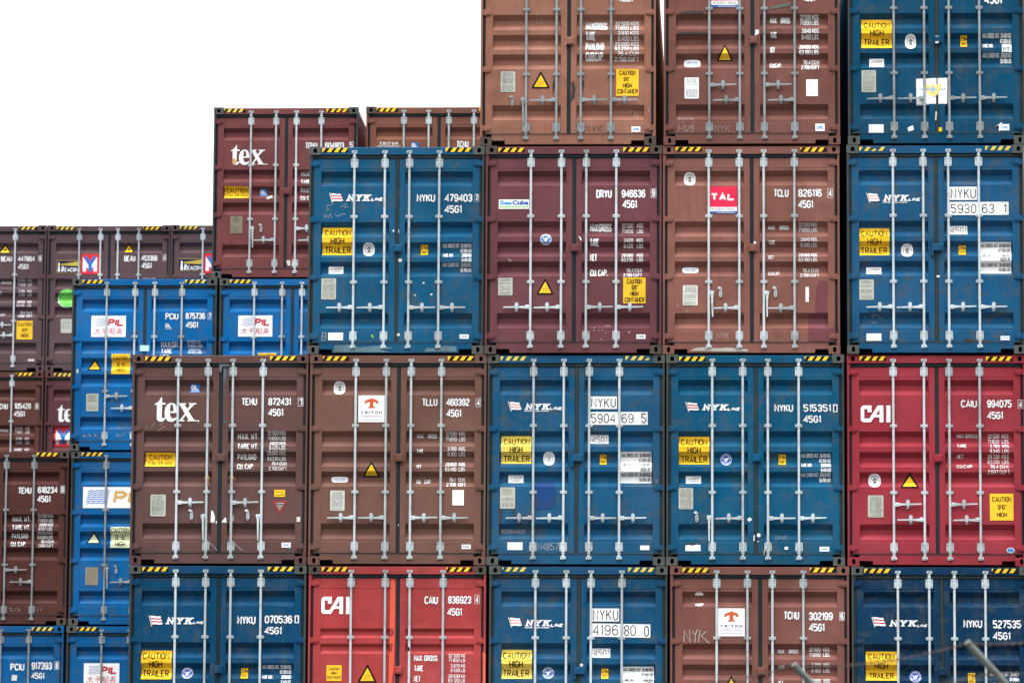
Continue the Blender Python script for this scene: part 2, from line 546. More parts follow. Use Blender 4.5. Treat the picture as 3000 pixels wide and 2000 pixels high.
def mesh_bracket(big):
    mb = MB()
    w, h = (0.050, 0.062) if big else (0.049, 0.021)
    c = 0.008
    out = [(-w + c, -h), (w - c, -h), (w, -h + c), (w, h - c), (w - c, h), (-w + c, h), (-w, h - c), (-w, -h + c)]
    mb.prism(out, 0.031, 0.0455)
    hh = h * 1.02
    arc = [(-0.024, 0.033), (-0.022, 0.010), (-0.012, 0.0005), (0.012, 0.0005), (0.022, 0.010), (0.024, 0.033)]
    n = len(arc)
    mb.add([(a, b, -hh) for a, b in arc] + [(a, b, hh) for a, b in arc], [(i, i + 1, n + i + 1, n + i) for i in range(n - 1)] + [tuple(range(n)), tuple(range(n, 2 * n))])
    zs = (-h * 0.68, h * 0.68) if big else (0,)
    for z in zs:
        for x in (-0.038, 0.038):
            mb.cyl((x, 0.031, z), (x, 0.024, z), 0.0078, 6, 1)
        mb.cyl((0, 0.001, z * 0.75), (0, -0.002, z * 0.75), 0.005, 6, 1)
    if big:
        mb.cyl((0, 0.022, h), (0, 0.022, h + 0.010), 0.023, 12)
        mb.cyl((0, 0.022, -h), (0, 0.022, -h - 0.010), 0.023, 12)
    return mb.mesh('bracket', 2)

def mesh_keeper():
    """cam and keeper pair at the end of a bar; z = 0 is the bar end, + is outward"""
    mb = MB()
    mb.box(-0.034, 0.036, -0.001, 0.0125, -0.004, 0.012)
    mb.box(-0.038, -0.020, -0.008, 0.0125, 0.010, 0.030)
    mb.box(0.020, 0.038, -0.008, 0.0125, 0.006, 0.026)
    mb.box(-0.028, 0.040, -0.006, 0.010, 0.030, 0.038)
    mb.cyl((0, 0.018, -0.045), (0, 0.018, 0.030), 0.020, 10)
    mb.cyl((0, 0.018, -0.055), (0, 0.018, -0.043), 0.026, 10)
    mb.cyl((-0.010, -0.004, 0.020), (-0.010, -0.012, 0.020), 0.012, 8, 1)
    return mb.mesh('cam_keeper', 2)

def mesh_handle():
    """lever pointing towards +x from the bar at the origin"""
    mb = MB()
    mb.cbox(0.016, 0.068, 0.004, 0.034, -0.030, 0.026, 0.004)
    mb.cyl((0.046, 0.006, 0), (0.046, -0.002, 0), 0.010, 8)
    mb.prism([(0.066, -0.018), (0.130, -0.012), (0.230, -0.009), (0.372, -0.003), (0.374, 0.014), (0.230, 0.013), (0.120, 0.016), (0.066, 0.020)], 0.004, 0.018)
    return mb.mesh('handle')

def mesh_retainer(loose):
    mb = MB()
    if loose:
        mb.prism(stadium(0, -0.02, 0.022, 0.056, 16), 0.026, 0.047)
        mb.prism(stadium(-0.018, 0.055, 0.022, 0.018, 12), 0.010, 0.024)
        mb.prism([(-0.030, 0.052), (-0.018, 0.044), (0.016, 0.030), (0.016, 0.046), (-0.010, 0.066)], 0.012, 0.030)
        mb.cyl((0, 0.026, -0.045), (0, 0.018, -0.045), 0.011, 8, 1)
        mb.cyl((0, 0.026, -0.010), (0, 0.018, -0.010), 0.011, 8, 1)
    else:
        mb.prism(stadium(0, 0.002, 0.024, 0.066, 16), 0.024, 0.047)
        mb.prism(stadium(0, 0.030, 0.025, 0.032, 14), -0.004, 0.010, 0, [stadium(0, 0.040, 0.008, 0.009, 10)])
        mb.box(-0.014, 0.014, -0.003, 0.024, -0.030, 0.020)
        mb.cyl((0, 0.024, -0.045), (0, 0.016, -0.045), 0.011, 8, 1)
    return mb.mesh('handle_retainer', 2)

def mesh_lock_box(kind):
    mb = MB()
    if kind == 0:
        mb.cbox(1.186, 1.298, 0.004, 0.046, 1.418, 1.524, 0.008)
        mb.box(1.206, 1.278, -0.001, 0.0045, 1.440, 1.502)
    else:
        mb.cbox(1.165, 1.310, 0.000, 0.046, 1.422, 1.522, 0.008)
        mb.box(1.150, 1.190, 0.012, 0.046, 1.530, 1.590)
        mb.box(1.150, 1.190, 0.012, 0.046, 1.360, 1.414)
        mb.cyl((1.170, 0.012, 1.350), (1.170, 0.012, 1.600), 0.010, 8)
    return mb.mesh('lock_box')

ME = dict(cast_t=mesh_casting(True), cast_b=mesh_casting(False), frame=mesh_frame(), sill=mesh_sill(), post=mesh_post(), side=mesh_side_wall(), roof=mesh_roof(), end=mesh_end_wall(),
          seal=mesh_seal(), hinge=mesh_hinge(), bar=mesh_bar(), brk=mesh_bracket(True), guide=mesh_bracket(False), keeper=mesh_keeper(), handle=mesh_handle(),
          ret=mesh_retainer(False), loose=mesh_retainer(True), box0=mesh_lock_box(0), box1=mesh_lock_box(1))
for k_ in LAYOUT:
    ME['door0' + k_] = mesh_door(False, k_)
    ME['door1' + k_] = mesh_door(True, k_)

# ------------------------------------------------------------------ drawing on the doors: outlines in the door plane, cut along the pressings and laid on the sheet
GLYPHS = {
    '0': '02204062684a2a0802', '1': '284a40', '2': '082a4a6867010060', '3': '082a4a68674525 4563624020 02', '4': '505a0363', '5': '6a0a06466462402002',
    '6': '684a2a08022040626446 2604', '7': '0a6a20', '8': '2507082a4a68674525 2503022040626345', '9': '0220406268 4a2a0806244466', 'A': '003a60 1353',
    'B': '000a4a68674505 4563624000', 'C': '684a2a0802204062', 'D': '000a4a68624000', 'E': '6a0a0060 0545', 'F': '6a0a00 0545', 'G': '684a2a080220406265 35',
    'H': '000a 606a 0565', 'I': '303a', 'J': '6a62402002', 'K': '000a 6a04 2660', 'L': '0a0060', 'M': '000a346a60', 'N': '000a606a', 'O': '02204062684a2a0802',
    'P': '000a4a68674505', 'Q': '02204062684a2a0802 3360', 'R': '000a4a68674505 3560', 'S': '684a2a0807254563624020 02', 'T': '0a6a 3a30', 'U': '0a022040626a',
    'V': '0a306a', 'W': '0a10355 06a', 'X': '006a 0a60', 'Y': '0a356a 3530', 'Z': '0a6a0060', '.': '2021', ',': '2120', '-': '1555', "'": '3a38', '"': '2a28 4a48',
    '/': '006a', 'm': '0006566560 3036', ':': '2223 2728', '8x': '',
}
GLYPHS['3'] = '082a4a68674525 456362402002'
GLYPHS['6'] = '684a2a080220406264462604'
GLYPHS['9'] = '0220406268 4a2a0806244466'.replace(' ', '')
GLYPHS['S'] = '684a2a0807254563624 02002'.replace(' ', '')
GLYPHS['G'] = '684a2a08022040626535'
GLYPHS['W'] = '0a1035506a'

def glyph(ch):
    out = []
    for st in GLYPHS.get(ch, '').split(' '):
        pts = [(int(st[i], 16), int(st[i + 1], 16)) for i in range(0, len(st) - 1, 2)]
        if len(pts) > 1:
            out.append(pts)
    return out

def glyph_ext(ch):
    g = glyph(ch)
    if not g:
        return (0, 3)
    xs = [p[0] for s in g for p in s]
    return (min(xs), max(xs))

def ribbon(pts, w):
    """quads of a polyline stroked with width w, mitred"""
    closed = len(pts) > 2 and pts[0] == pts[-1]
    P = [Vector(p) for p in (pts[:-1] if closed else pts)]
    n = len(P)
    L_, R_ = [], []
    for i in range(n):
        a = P[i - 1] if (i > 0 or closed) else None
        b = P[(i + 1) % n] if (i < n - 1 or closed) else None
        d1 = (P[i] - a).normalized() if a is not None else None
        d2 = (b - P[i]).normalized() if b is not None else None
        if d1 is None: d1 = d2
        if d2 is None: d2 = d1
        n1, n2 = Vector((-d1.y, d1.x)), Vector((-d2.y, d2.x))
        m = n1 + n2
        if m.length < 1e-6:
            m = n1
        m.normalize()
        k = w / 2 / max(0.5, m.dot(n1))
        L_.append(P[i] + m * k); R_.append(P[i] - m * k)
    q = []
    for i in range(n if closed else n - 1):
        j = (i + 1) % n
        q.append([tuple(R_[i]), tuple(R_[j]), tuple(L_[j]), tuple(L_[i])])
    return q

class Draw:
    """a decal or painted marking; coordinates are picture pixels of a frame that spans one container end"""
    def __init__(s, F):
        s.F, s.polys = F, []
        s.sx = CW / (F[2] - F[0]); s.sz = CH / (F[3] - F[1])
        s.mats = []
        s.n = 0
    def P(s, p):
        return ((p[0] - s.F[0]) * s.sx, CH - (p[1] - s.F[1]) * s.sz)
    def mi(s, m):
        m = INK[m] if isinstance(m, str) else m
        if m not in s.mats:
            s.mats.append(m)
        return s.mats.index(m)
    def poly(s, pts, m, layer=1.0, holes=()):
        loops = [[s.P(p) for p in pts]] + [[s.P(p) for p in h] for h in holes]
        s.polys.append((loops, s.mi(m), layer))
        return s
    def rect(s, x0, y0, x1, y1, m, layer=1.0):
        return s.poly([(x0, y1), (x1, y1), (x1, y0), (x0, y0)], m, layer)
    def frame(s, x0, y0, x1, y1, w, m, layer=1.0):
        return s.poly([(x0, y1), (x1, y1), (x1, y0), (x0, y0)], m, layer, [[(x0 + w, y0 + w), (x1 - w, y0 + w), (x1 - w, y1 - w), (x0 + w, y1 - w)]])
    def oval(s, cx, cy, rx, ry, m, layer=1.0, pw=1.0, n=28, hole=None):
        def lp(a, b):
            o = []
            for i in range(n):
                t = 2 * math.pi * i / n
                c, q = math.cos(t), math.sin(t)
                o.append((cx + a * math.copysign(abs(c) ** pw, c), cy + b * math.copysign(abs(q) ** pw, q)))
            return o
        return s.poly(lp(rx, ry), m, layer, [lp(rx * hole, ry * hole)] if hole else ())
    def line(s, pts, w, m, layer=1.0):
        for q in ribbon(pts, w):
            s.n += 1
            s.poly(q, m, layer + 0.02 * (s.n % 12))
        return s
    def text(s, t, x0, y0, x1, y1, m, wt=0.16, layer=1.0, shear=0.0, serif=False, gap=2.6):
        """text stretched to fill a box, stroke weight wt as a share of the height"""
        h = y1 - y0
        w = wt * h
        xs, cur = [], 0
        for ch in t:
            a, b = glyph_ext(ch)
            if ch == ' ':
                cur += 4.0; xs.append(None); continue
            xs.append(cur - a)
            cur += (b - a) + gap + (2.2 if serif else 0)
        tot = max(cur - gap - (2.2 if serif else 0), 0.01)
        kx = (x1 - x0 - w) / tot if len(t) > 1 or tot > 0.5 else 1
        kz = (h - w) / 10.0
        for ch, ox in zip(t, xs):
            if ox is None:
                continue
            for k, st in enumerate(glyph(ch)):
                pts = []
                for gx, gy in st:
                    Y = y1 - w / 2 - gy * kz
                    X = x0 + w / 2 + (gx + ox) * kx
                    pts.append((X + shear * (y1 - Y), Y))
                s.line(pts, w, m, layer + 0.04 * k)
            if serif:
                for st in glyph(ch):
                    for gx, gy in (st[0], st[-1]):
                        if gy in (0, 10) and st[0] != st[-1]:
                            Y = y1 - w * 0.30 - gy * (h - w * 0.6) / 10.0
                            X = x0 + w / 2 + (gx + ox) * kx + shear * (y1 - Y)
                            s.line([(X - w * 1.0, Y), (X + w * 1.0, Y)], w * 0.55, m, layer + 0.3)
        return s
    def mono(s, t, x, y, h, cw, m, align='L', wt=0.15, layer=1.0):
        """fixed-pitch line of print"""
        w = wt * h
        if align == 'R':
            x = x - cw * len(t)
        kz = (h - w) / 10.0
        kx = (cw * 0.74 - w) / 6.0
        for i, ch in enumerate(t):
            for k, st in enumerate(glyph(ch)):
                s.line([(x + i * cw + w / 2 + gx * kx, y + h - w / 2 - gy * kz) for gx, gy in st], w, m, layer + 0.04 * k)
        return s
    def font(s, t, x0, y0, x1, y1, m, layer=1.0, bold=0.0, shear=0.0):
        """text in Blender's own typeface, stretched to a box"""
        cu = bpy.data.curves.new('lettering', 'FONT')
        cu.body = t
        cu.offset = bold
        cu.shear = shear
        cu.resolution_u = 3
        ob = bpy.data.objects.new('lettering', cu)
        COL.objects.link(ob)
        dg = bpy.context.evaluated_depsgraph_get()
        dg.update()
        me = bpy.data.meshes.new_from_object(ob.evaluated_get(dg))
        vs = [v.co.copy() for v in me.vertices]
        if vs:
            ax, bx = min(v.x for v in vs), max(v.x for v in vs)
            ay, by = min(v.y for v in vs), max(v.y for v in vs)
            kx, ky = (x1 - x0) / (bx - ax), (y1 - y0) / (by - ay)
            for p in me.polygons:
                s.poly([(x0 + (vs[i].x - ax) * kx, y1 - (vs[i].y - ay) * ky) for i in p.vertices], m, layer)
        bpy.data.objects.remove(ob)
        bpy.data.curves.remove(cu)
        bpy.data.meshes.remove(me)
        return s
    def build(s, name, C, where=None, label=None):
        """one mesh, cut where the sheet is creased, then pressed onto the sheet"""
        bm = bmesh.new()
        lay = bm.verts.layers.float.new('layer')
        xs = [p[0] for l, _, _ in s.polys for p in l[0]]
        zs = [p[1] for l, _, _ in s.polys for p in l[0]]
        for loops, mi, layer in s.polys:
            flat = [p for l in loops for p in l]
            if len(flat) <= 4 and len(loops) == 1:
                tris = [tuple(range(len(flat)))]
            else:
                tris = tessellate_polygon([[Vector((p[0], p[1], 0)) for p in l] for l in loops])
            vs = []
            for p in flat:
                v = bm.verts.new((p[0], 0.0, p[1])); v[lay] = layer; vs.append(v)
            for t in tris:
                try:
                    f = bm.faces.new([vs[i] for i in t]); f.material_index = mi
                except ValueError:
                    pass
        z0, z1, x0, x1 = min(zs), max(zs), min(xs), max(xs)
        onpanel = True
        if onpanel:
            for y_, zc in PROF[C.kind]:
                if z0 + 1e-4 < zc < z1 - 1e-4:
                    bmesh.ops.bisect_plane(bm, geom=bm.verts[:] + bm.edges[:] + bm.faces[:], plane_co=(0, 0, zc), plane_no=(0, 0, 1))
        if name in ('caution_sign', 'weight_sign', 'number_sign', 'logo_sign', 'weight_lettering'):
            for a, b in PANELS:
                for v in bm.verts:
                    if a - 0.04 < v.co.x < a + 0.004:
                        v.co.x = a + 0.004 + (v.co.x - a - 0.004) * 0.02
                    if b - 0.004 < v.co.x < b + 0.04:
                        v.co.x = b - 0.004 + (v.co.x - b + 0.004) * 0.02
        for v in bm.verts:
            v.co.y = surf_y(v.co.x, v.co.z, C.kind) - 0.0045 - 0.0012 * v[lay]
        for f in bm.faces:
            f.normal_update()
            if f.normal.y > 0:
                f.normal_flip()
        me = bpy.data.meshes.new(name)
        bm.to_mesh(me); bm.free()
        for m in s.mats:
            me.materials.append(m)
        par = where or (C.doors[0] if (x0 + x1) / 2 < 1.228 else C.doors[1])
        o = bpy.data.objects.new(name, me)
        link(o, par)
        if label:
            o['label'] = label
        return o

# ------------------------------------------------------------------ building one container
LEVEL, BAY = 2.9035, 12.592
BARS = {'n': (0.634, 1.053, 1.396, 1.812), 'w': (0.587, 1.056, 1.387, 1.851)}
SAME = (('L', 0.648), ('L', 0.648), ('R', 0.648), ('R', 0.648))
STAG = (('R', 0.840), ('L', 0.630), ('R', 0.840), ('L', 0.630))
STAGW = (('R', 0.915), ('L', 0.715), ('R', 0.915), ('L', 0.715))
GROUP = 'shipping containers stacked in the yard'

class Container:
    def __init__(C, label, group, x, bay, level, pnt, kind='five', bars='n', handles=SAME, galv=None, seal=None, box=0, haz='haz', full=True, cast=None, post=None):
        C.kind = kind
        C.paint, C.fpaint = pnt
        galv = galv or GALV
        seal = seal or RUBBER
        cast = cast or C.fpaint
        post = post or (POST_BLUE if cast is RUSTY_B else None)
        rnd = random.Random(int(x * 100) + bay * 17 + level)
        root = C.root = empty('shipping_container', (x, bay * BAY + rnd.uniform(-0.02, 0.02) + (0.0 if full else 0.02), level * LEVEL))
        tag(root, label, 'container', group)
        inst('frame', ME['frame'], [C.fpaint], root)
        inst('sill', ME['sill'], [C.fpaint], root)
        inst('corner_post', ME['post'], [post or C.fpaint], root)
        inst('corner_post', ME['post'], [post or C.fpaint], root, (CW, 0, CH), (0, math.pi, 0))
        inst('roof', ME['roof'], [C.fpaint], root)
        inst('end_wall', ME['end'], [C.paint], root)
        inst('side_wall', ME['side'], [C.fpaint], root)
        inst('side_wall', ME['side'], [C.fpaint], root, (CW, CL, 0), (0, 0, math.pi))
        for xx in (0.001, CW - 0.163):
            inst('corner_casting', ME['cast_b'], [cast, INNER], root, (xx, 0, 0))
            inst('corner_casting', ME['cast_t'], [cast, INNER], root, (xx, 0, CH - 0.118))
        C.doors = [inst('door', ME['door%d%s' % (i, kind)], [C.paint], root) for i in (0, 1)]
        inst('door_seal', ME['seal'], [seal], root)
        if not full:
            return
        for i, zz in enumerate((2.696, 1.914, 1.110, 0.286)):
            inst('hinge', ME['hinge'], [C.paint], C.doors[0], (0, 0, zz))
            inst('hinge', ME['hinge'], [C.paint], C.doors[1], (CW, 0, zz - 0.074), (0, math.pi, 0))
        inst('lock_box', ME['box%d' % box], [C.paint if box == 0 else C.fpaint], root)
        for bx, hd in zip(BARS[bars], handles):
            dx = rnd.uniform(-0.004, 0.004)
            base = galv
            galv = base if rnd.random() < 0.6 else (GALV_MID if base is GALV else base)
            b = inst('locking_bar', ME['bar'], [galv], root, (bx + dx, 0, 0))
            for zz in (2.664, 0.254):
                inst('bracket', ME['brk'], [galv, GALV_OLD], b, (0, 0, zz))
            for zz in (1.917, 1.002):
                inst('bracket', ME['guide'], [galv, GALV_OLD], b, (0, 0, zz))
            inst('cam_keeper', ME['keeper'], [galv, GALV_OLD], b, (0, 0, 2.797))
            inst('cam_keeper', ME['keeper'], [galv, GALV_OLD], b, (0, 0, 0.118), (0, math.pi, 0))
            side, hz = hd[0], hd[1]
            tilt = rnd.uniform(-0.012, 0.012)
            if side in 'LR':
                sg = 1 if side == 'R' else -1
                inst('handle', ME['handle'], [galv], b, (0, 0, hz), (0, tilt if sg > 0 else math.pi + tilt, 0))
                inst('handle_retainer', ME['ret'], [galv, GALV_OLD], b, (sg * 0.190, 0, hz))
            else:
                sg = 1 if side == 'r' else -1
                inst('handle', ME['handle'], [galv], b, (sg * 0.044, 0, hz + 0.05), (0, math.pi / 2 + tilt, 0))
                inst('handle_retainer', ME['loose'], [galv, GALV_OLD], b, (hd[2] - bx, 0, hd[3]))
            galv = base
        if haz:
            F0 = (0, 0, 2438, 2896)
            for x0 in (176, 1896):
                d = Draw(F0)
                x0 += rnd.uniform(-8, 8)
                y0 = 25 + rnd.uniform(-5, 6)
                y1 = y0 + 59
                if haz == 'haz':
                    d.rect(x0, y0, x0 + 361, y1, 'black', 0.4)
                    ym = rnd.choice(('haz', 'haz', 'hazpale', 'yellow'))
                else:
                    ym = 'hazpale'
                off = rnd.choice((0, 0, 26))
                d.poly([(x0, y0), (x0 + 50 - off, y0), (x0 + 8, y1 - off), (x0, y1 - off)], ym, 1.4)
                for k in range(3):
                    a = x0 + 64 + k * 98 - off
                    if haz != 'haz' and rnd.random() < 0.2:
                        d.poly([(a, y1), (a + 54, y1), (a + 74, y0 + 30), (a + 40, y0 + 24)], ym, 1.4)
                        continue
                    d.poly([(a, y1), (a + 54, y1), (a + 96, y0), (a + 42, y0)], ym, 1.4)
                d.build('hazard_stripe', C, root)

# ------------------------------------------------------------------ markings
def number(C, F, items, m='white', wt=0.17):
    """owner code, serial, boxed check digit and size code, each painted on as a part of its own"""
    for k, it in enumerate(items):
        d = Draw(F)
        t, a, b, c, e = it[:5]
        mode = it[5] if len(it) > 5 else ''
        if mode == 'box':
            w = (c - a) * 0.065
            d.frame(a, b, c, e, w, m)
            d.text(t, a + w * 3.0, b + w * 2.6, c - w * 3.0, e - w * 2.6, m, 0.15)
        elif mode == 'solid':
            w = (c - a) * 0.12
            d.rect(a, b, c, e, m)
            d.text(t, a + w * 2, b + w * 1.6, c - w * 2, e - w * 1.6, 'navy', 0.18, 2.0)
        else:
            d.text(t, a, b, c, e, m, wt)
        d.build('check_digit' if mode else 'owner_code' if t.isalpha() else 'size_code' if t == '45G1' else 'serial_number', C)

def weights(C, F, left, right, m='white', wt=0.125):
    d = Draw(F)
    for t, a, b, c, e in left:
        d.text(t, a, b, c, e, m, wt + 0.02)
    if left:
        d.build('weight_caption_lettering', C)
    d = Draw(F)
    for t, a, b, c, e in right:
        d.text(t, a, b, c, e, m, wt)
    if right:
        d.build('weight_figure_lettering', C)

def rows(nums, xr, u0, u1, ys, h, cw):
    """two-column table: figures flush right at xr, units from u0 to u1"""
    out = []
    for (n, u), y in zip(nums, ys):
        out.append((n, xr - cw * (len(n) - (0.55 if '.' in n else 0)), y, xr, y + h))
        out.append((u, u0, y, u1, y + h))
    return out

def caution(C, F, box, lines, plate='yellow', name='caution_sign', label=None, wt=0.145):
    d = Draw(F)
    d.rect(*box, plate)
    for t, a, b, c, e in lines:
        d.text(t, a, b, c, e, 'black', wt, 2.2)
    return d.build(name, C, None, label)

def high_trailer(C, F, box, l1, l2, l3, plate='yellow', wt=0.145):
    caution(C, F, box, [('CAUTION', *l1), ('HIGH', *l2), ('TRAILER', *l3)], plate, 'caution_sign', None, wt)

def triangle(C, F, ax, ay, x0, x1, yb, fill='yellow', bird=False, words=True):
    d = Draw(F)
    k = (x1 - x0) * 0.05
    d.poly([(ax - k * 0.6, ay), (ax + k * 0.6, ay), (x1, yb - k), (x1 - k * 0.6, yb), (x0 + k * 0.6, yb), (x0, yb - k)][::-1], 'black', 1.0)
    g = (x1 - x0) * 0.095
    d.poly([(ax, ay + g * 1.6), (x1 - g * 1.35, yb - g * 0.8), (x0 + g * 1.35, yb - g * 0.8)][::-1], fill, 2.0)
    h = yb - ay
    w = x1 - x0
    if bird:
        cx, cy = ax, ay + h * 0.60
        d.poly([(cx - w * .18, cy + h * .04), (cx - w * .05, cy - h * .02), (cx + w * .02, cy - h * .17), (cx + w * .08, cy - h * .13), (cx + w * .05, cy + h * .02), (cx + w * .08, cy + h * .10), (cx + w * .01, cy + h * .12), (cx - w * .08, cy + h * .08)], 'black', 3.0)
    elif words:
        d.text('SUPER', ax - w * .17, ay + h * .60, ax + w * .17, ay + h * .67, 'olive', 0.14, 3.0)
        d.text('HEAVY', ax - w * .17, ay + h * .75, ax + w * .17, ay + h * .82, 'olive', 0.14, 3.0)
    d.build('warning_triangle', C)

def data_plate(C, F, x0, y0, x1, y1, m='plate', rivets=False, seed=1):
    d = Draw(F)
    c = (x1 - x0) * 0.05
    d.poly([(x0 + c, y0), (x1 - c, y0), (x1, y0 + c), (x1, y1 - c), (x1 - c, y1), (x0 + c, y1), (x0, y1 - c), (x0, y0 + c)][::-1], m)
    r = random.Random(seed)
    n = 17
    for i in range(n):
        y = y0 + (y1 - y0) * (0.06 + 0.88 * i / (n - 1))
        if r.random() < 0.15:
            continue
        a = x0 + (x1 - x0) * (0.10 if i > 3 else 0.16)
        b = x1 - (x1 - x0) * (0.10 if i > 3 else 0.16)
        while a < b:
            l = (x1 - x0) * r.uniform(0.05, 0.24)
            d.rect(a, y, min(b, a + l), y + (y1 - y0) * 0.020, 'type', 1.8)
            a += l + (x1 - x0) * r.uniform(0.02, 0.07)
    if rivets:
        for u in (0.28, 0.72):
            d.oval(x0 + (x1 - x0) * u, y0 + (y1 - y0) * 0.52, (x1 - x0) * 0.04, (x1 - x0) * 0.04, 'type', 2.4, 1, 10)
    d.build('data_plate', C)

def survey_oval(C, F, cx, cy, rx, ry, dim='type', inner=True):
    """white oval badge with a ring of lettering round a crowned figure"""
    d = Draw(F)
    d.oval(cx, cy, rx, ry, 'paper', 1.0, 0.8)
    if inner:
        for i in range(18):
            t = 2 * math.pi * i / 18
            a, b = cx + rx * 0.80 * math.cos(t), cy + ry * 0.82 * math.sin(t)
            d.oval(a, b, rx * 0.055, ry * 0.055, dim, 2.0, 1, 6)
        d.oval(cx, cy, rx * 0.62, ry * 0.68, dim, 2.0, 0.8, 24, 0.90)
        B = [(-.20, .52), (-.26, .30), (-.14, .22), (-.20, -.02), (-.38, -.10), (-.36, -.26), (-.18, -.22), (-.12, -.40), (.02, -.50), (.14, -.42), (.12, -.28), (.28, -.34), (.38, -.20), (.24, -.06), (.20, .14), (.32, .26), (.22, .50), (.06, .44), (.02, .24), (-.04, .46)]
        d.poly([(cx + u * rx, cy + v * ry) for u, v in B], dim, 2.2)
        d.line([(cx - rx * .10, cy - ry * .12), (cx + rx * .14, cy + ry * .04)], rx * .10, 'paper', 3.0)
    d.build('inspection_badge', C)

def eagle_disc(C, F, cx, cy, r, m='absblue'):
    """round badge: ring of lettering, spread-winged bird in the middle"""
    d = Draw(F)
    d.oval(cx, cy, r, r, 'paper', 1.0)
    d.oval(cx, cy, r * 0.93, r * 0.93, m, 1.6, 1, 28)
    for i in range(22):
        t = 2 * math.pi * (i + 0.5) / 22
        if 0.46 < (i + 0.5) / 22 < 0.54 or (i + 0.5) / 22 < 0.04 or (i + 0.5) / 22 > 0.96:
            continue
        a, b = cx + r * .81 * math.cos(t), cy + r * .81 * math.sin(t)
        d.rect(a - r * .055, b - r * .075, a + r * .055, b + r * .075, 'paper', 2.4)
    d.oval(cx, cy, r * 0.68, r * 0.68, 'paper', 2.4, 1, 28, 0.94)
    B = [(-.02, -.30), (.06, -.38), (.14, -.32), (.10, -.20), (.30, -.34), (.50, -.38), (.44, -.18), (.28, .02), (.14, .10), (.22, .30), (.10, .42), (-.02, .36), (-.10, .46), (-.18, .34), (-.06, .14), (-.26, .10), (-.44, -.08), (-.52, -.34), (-.30, -.24), (-.12, -.10)]
    d.poly([(cx + a * r, cy + b * r) for a, b in B], 'paper', 2.4)
    for k in range(3):
        d.line([(cx - r * .40, cy + r * (.26 + .07 * k)), (cx - r * .16, cy + r * (.20 + .07 * k))], r * .035, 'paper', 2.5)
    d.build('inspection_badge', C)

def gl_badge(C, F, x0, y0, x1, y1, plate=True):
    d = Draw(F)
    h = y1 - y0
    w = x1 - x0
    if plate:
        d.rect(x0, y0, x1, y1, 'blue')
        d.text('GL', x0 + w * .10, y0 + h * .10, x1 - w * .12, y0 + h * .66, 'paper', 0.19, 2)
        d.rect(x0 + w * .06, y0 + h * .70, x1 - w * .06, y0 + h * .725, 'paper', 2)
        d.text('CERTIFIED', x0 + w * .10, y0 + h * .79, x1 - w * .10, y0 + h * .91, 'paper', 0.15, 2)
    else:
        d.text('GL', x0, y0, x1, y0 + h * .72, 'white', 0.19)
        d.text('CERTIFIED', x0, y0 + h * .84, x1, y1, 'white', 0.15)
    d.build('inspection_badge', C)

def acep(C, F, x0, y0, x1, y1):
    d = Draw(F)
    w, h = x1 - x0, y1 - y0
    d.rect(x0, y0, x1, y1, 'paper')
    d.text('J ACEP', x0 + w * .10, y0 + h * .16, x1 - w * .10, y0 + h * .48, 'type', 0.15, 2)
    d.text('YI-8401', x0 + w * .24, y0 + h * .64, x1 - w * .24, y0 + h * .82, 'type', 0.15, 2)
    d.build('inspection_label', C)

def maker(C, F, x0, y0, x1, y1, m='blue', blank=False):
    d = Draw(F)
    w, h = x1 - x0, y1 - y0
    d.rect(x0, y0, x1, y1, 'paper')
    if not blank:
        d.text('CIMC', x0 + w * .13, y0 + h * .28, x1 - w * .13, y0 + h * .74, m, 0.2, 2)
    d.build('maker_label', C)

def blank_label(C, F, x0, y0, x1, y1, m='paper', name='label_plate', marks=0, seed=3):
    d = Draw(F)
    d.rect(x0, y0, x1, y1, m)
    r = random.Random(seed)
    for i in range(marks):
        a = x0 + (x1 - x0) * r.uniform(.08, .6)
        y = y0 + (y1 - y0) * (0.12 + 0.76 * i / max(1, marks - 1))
        d.rect(a, y, a + (x1 - x0) * r.uniform(.1, .3), y + (y1 - y0) * .03, 'plate', 1.8)
    d.build(name, C)

def height_plate(C, F, x0, y0, x1, y1):
    d = Draw(F)
    w, h = x1 - x0, y1 - y0
    d.poly([(x0 + w * .1, y0), (x1 - w * .1, y0), (x1, y0 + w * .1), (x1, y1 - w * .1), (x1 - w * .1, y1), (x0 + w * .1, y1), (x0, y1 - w * .1), (x0, y0 + w * .1)][::-1], 'black', 0.6)
    g = w * .06
    d.rect(x0 + g, y0 + g, x1 - g, y1 - g, 'yellow', 1.6)
    d.text('2.9m', x0 + w * .12, y0 + h * .14, x1 - w * .08, y0 + h * .42, 'black', 0.14, 2.4)
    d.text("9'6\"", x0 + w * .18, y0 + h * .58, x1 - w * .14, y0 + h * .86, 'black', 0.14, 2.4)
    d.build('height_sign', C)

def corten(C, F, x0, y0, x1, y1):
    d = Draw(F)
    cx, cy, w, h = (x0 + x1) / 2, (y0 + y1) / 2, x1 - x0, y1 - y0
    d.oval(cx, cy, w / 2, h / 2, 'paper', 1.0, 0.55)
    d.text('CORTEN STEEL', x0 + w * .15, y0 + h * .24, x1 - w * .15, y0 + h * .44, 'steelblue', 0.14, 2)
    d.text('CONTAINER', x0 + w * .24, y0 + h * .57, x1 - w * .24, y0 + h * .77, 'steelblue', 0.14, 2)
    d.build('steel_label', C)

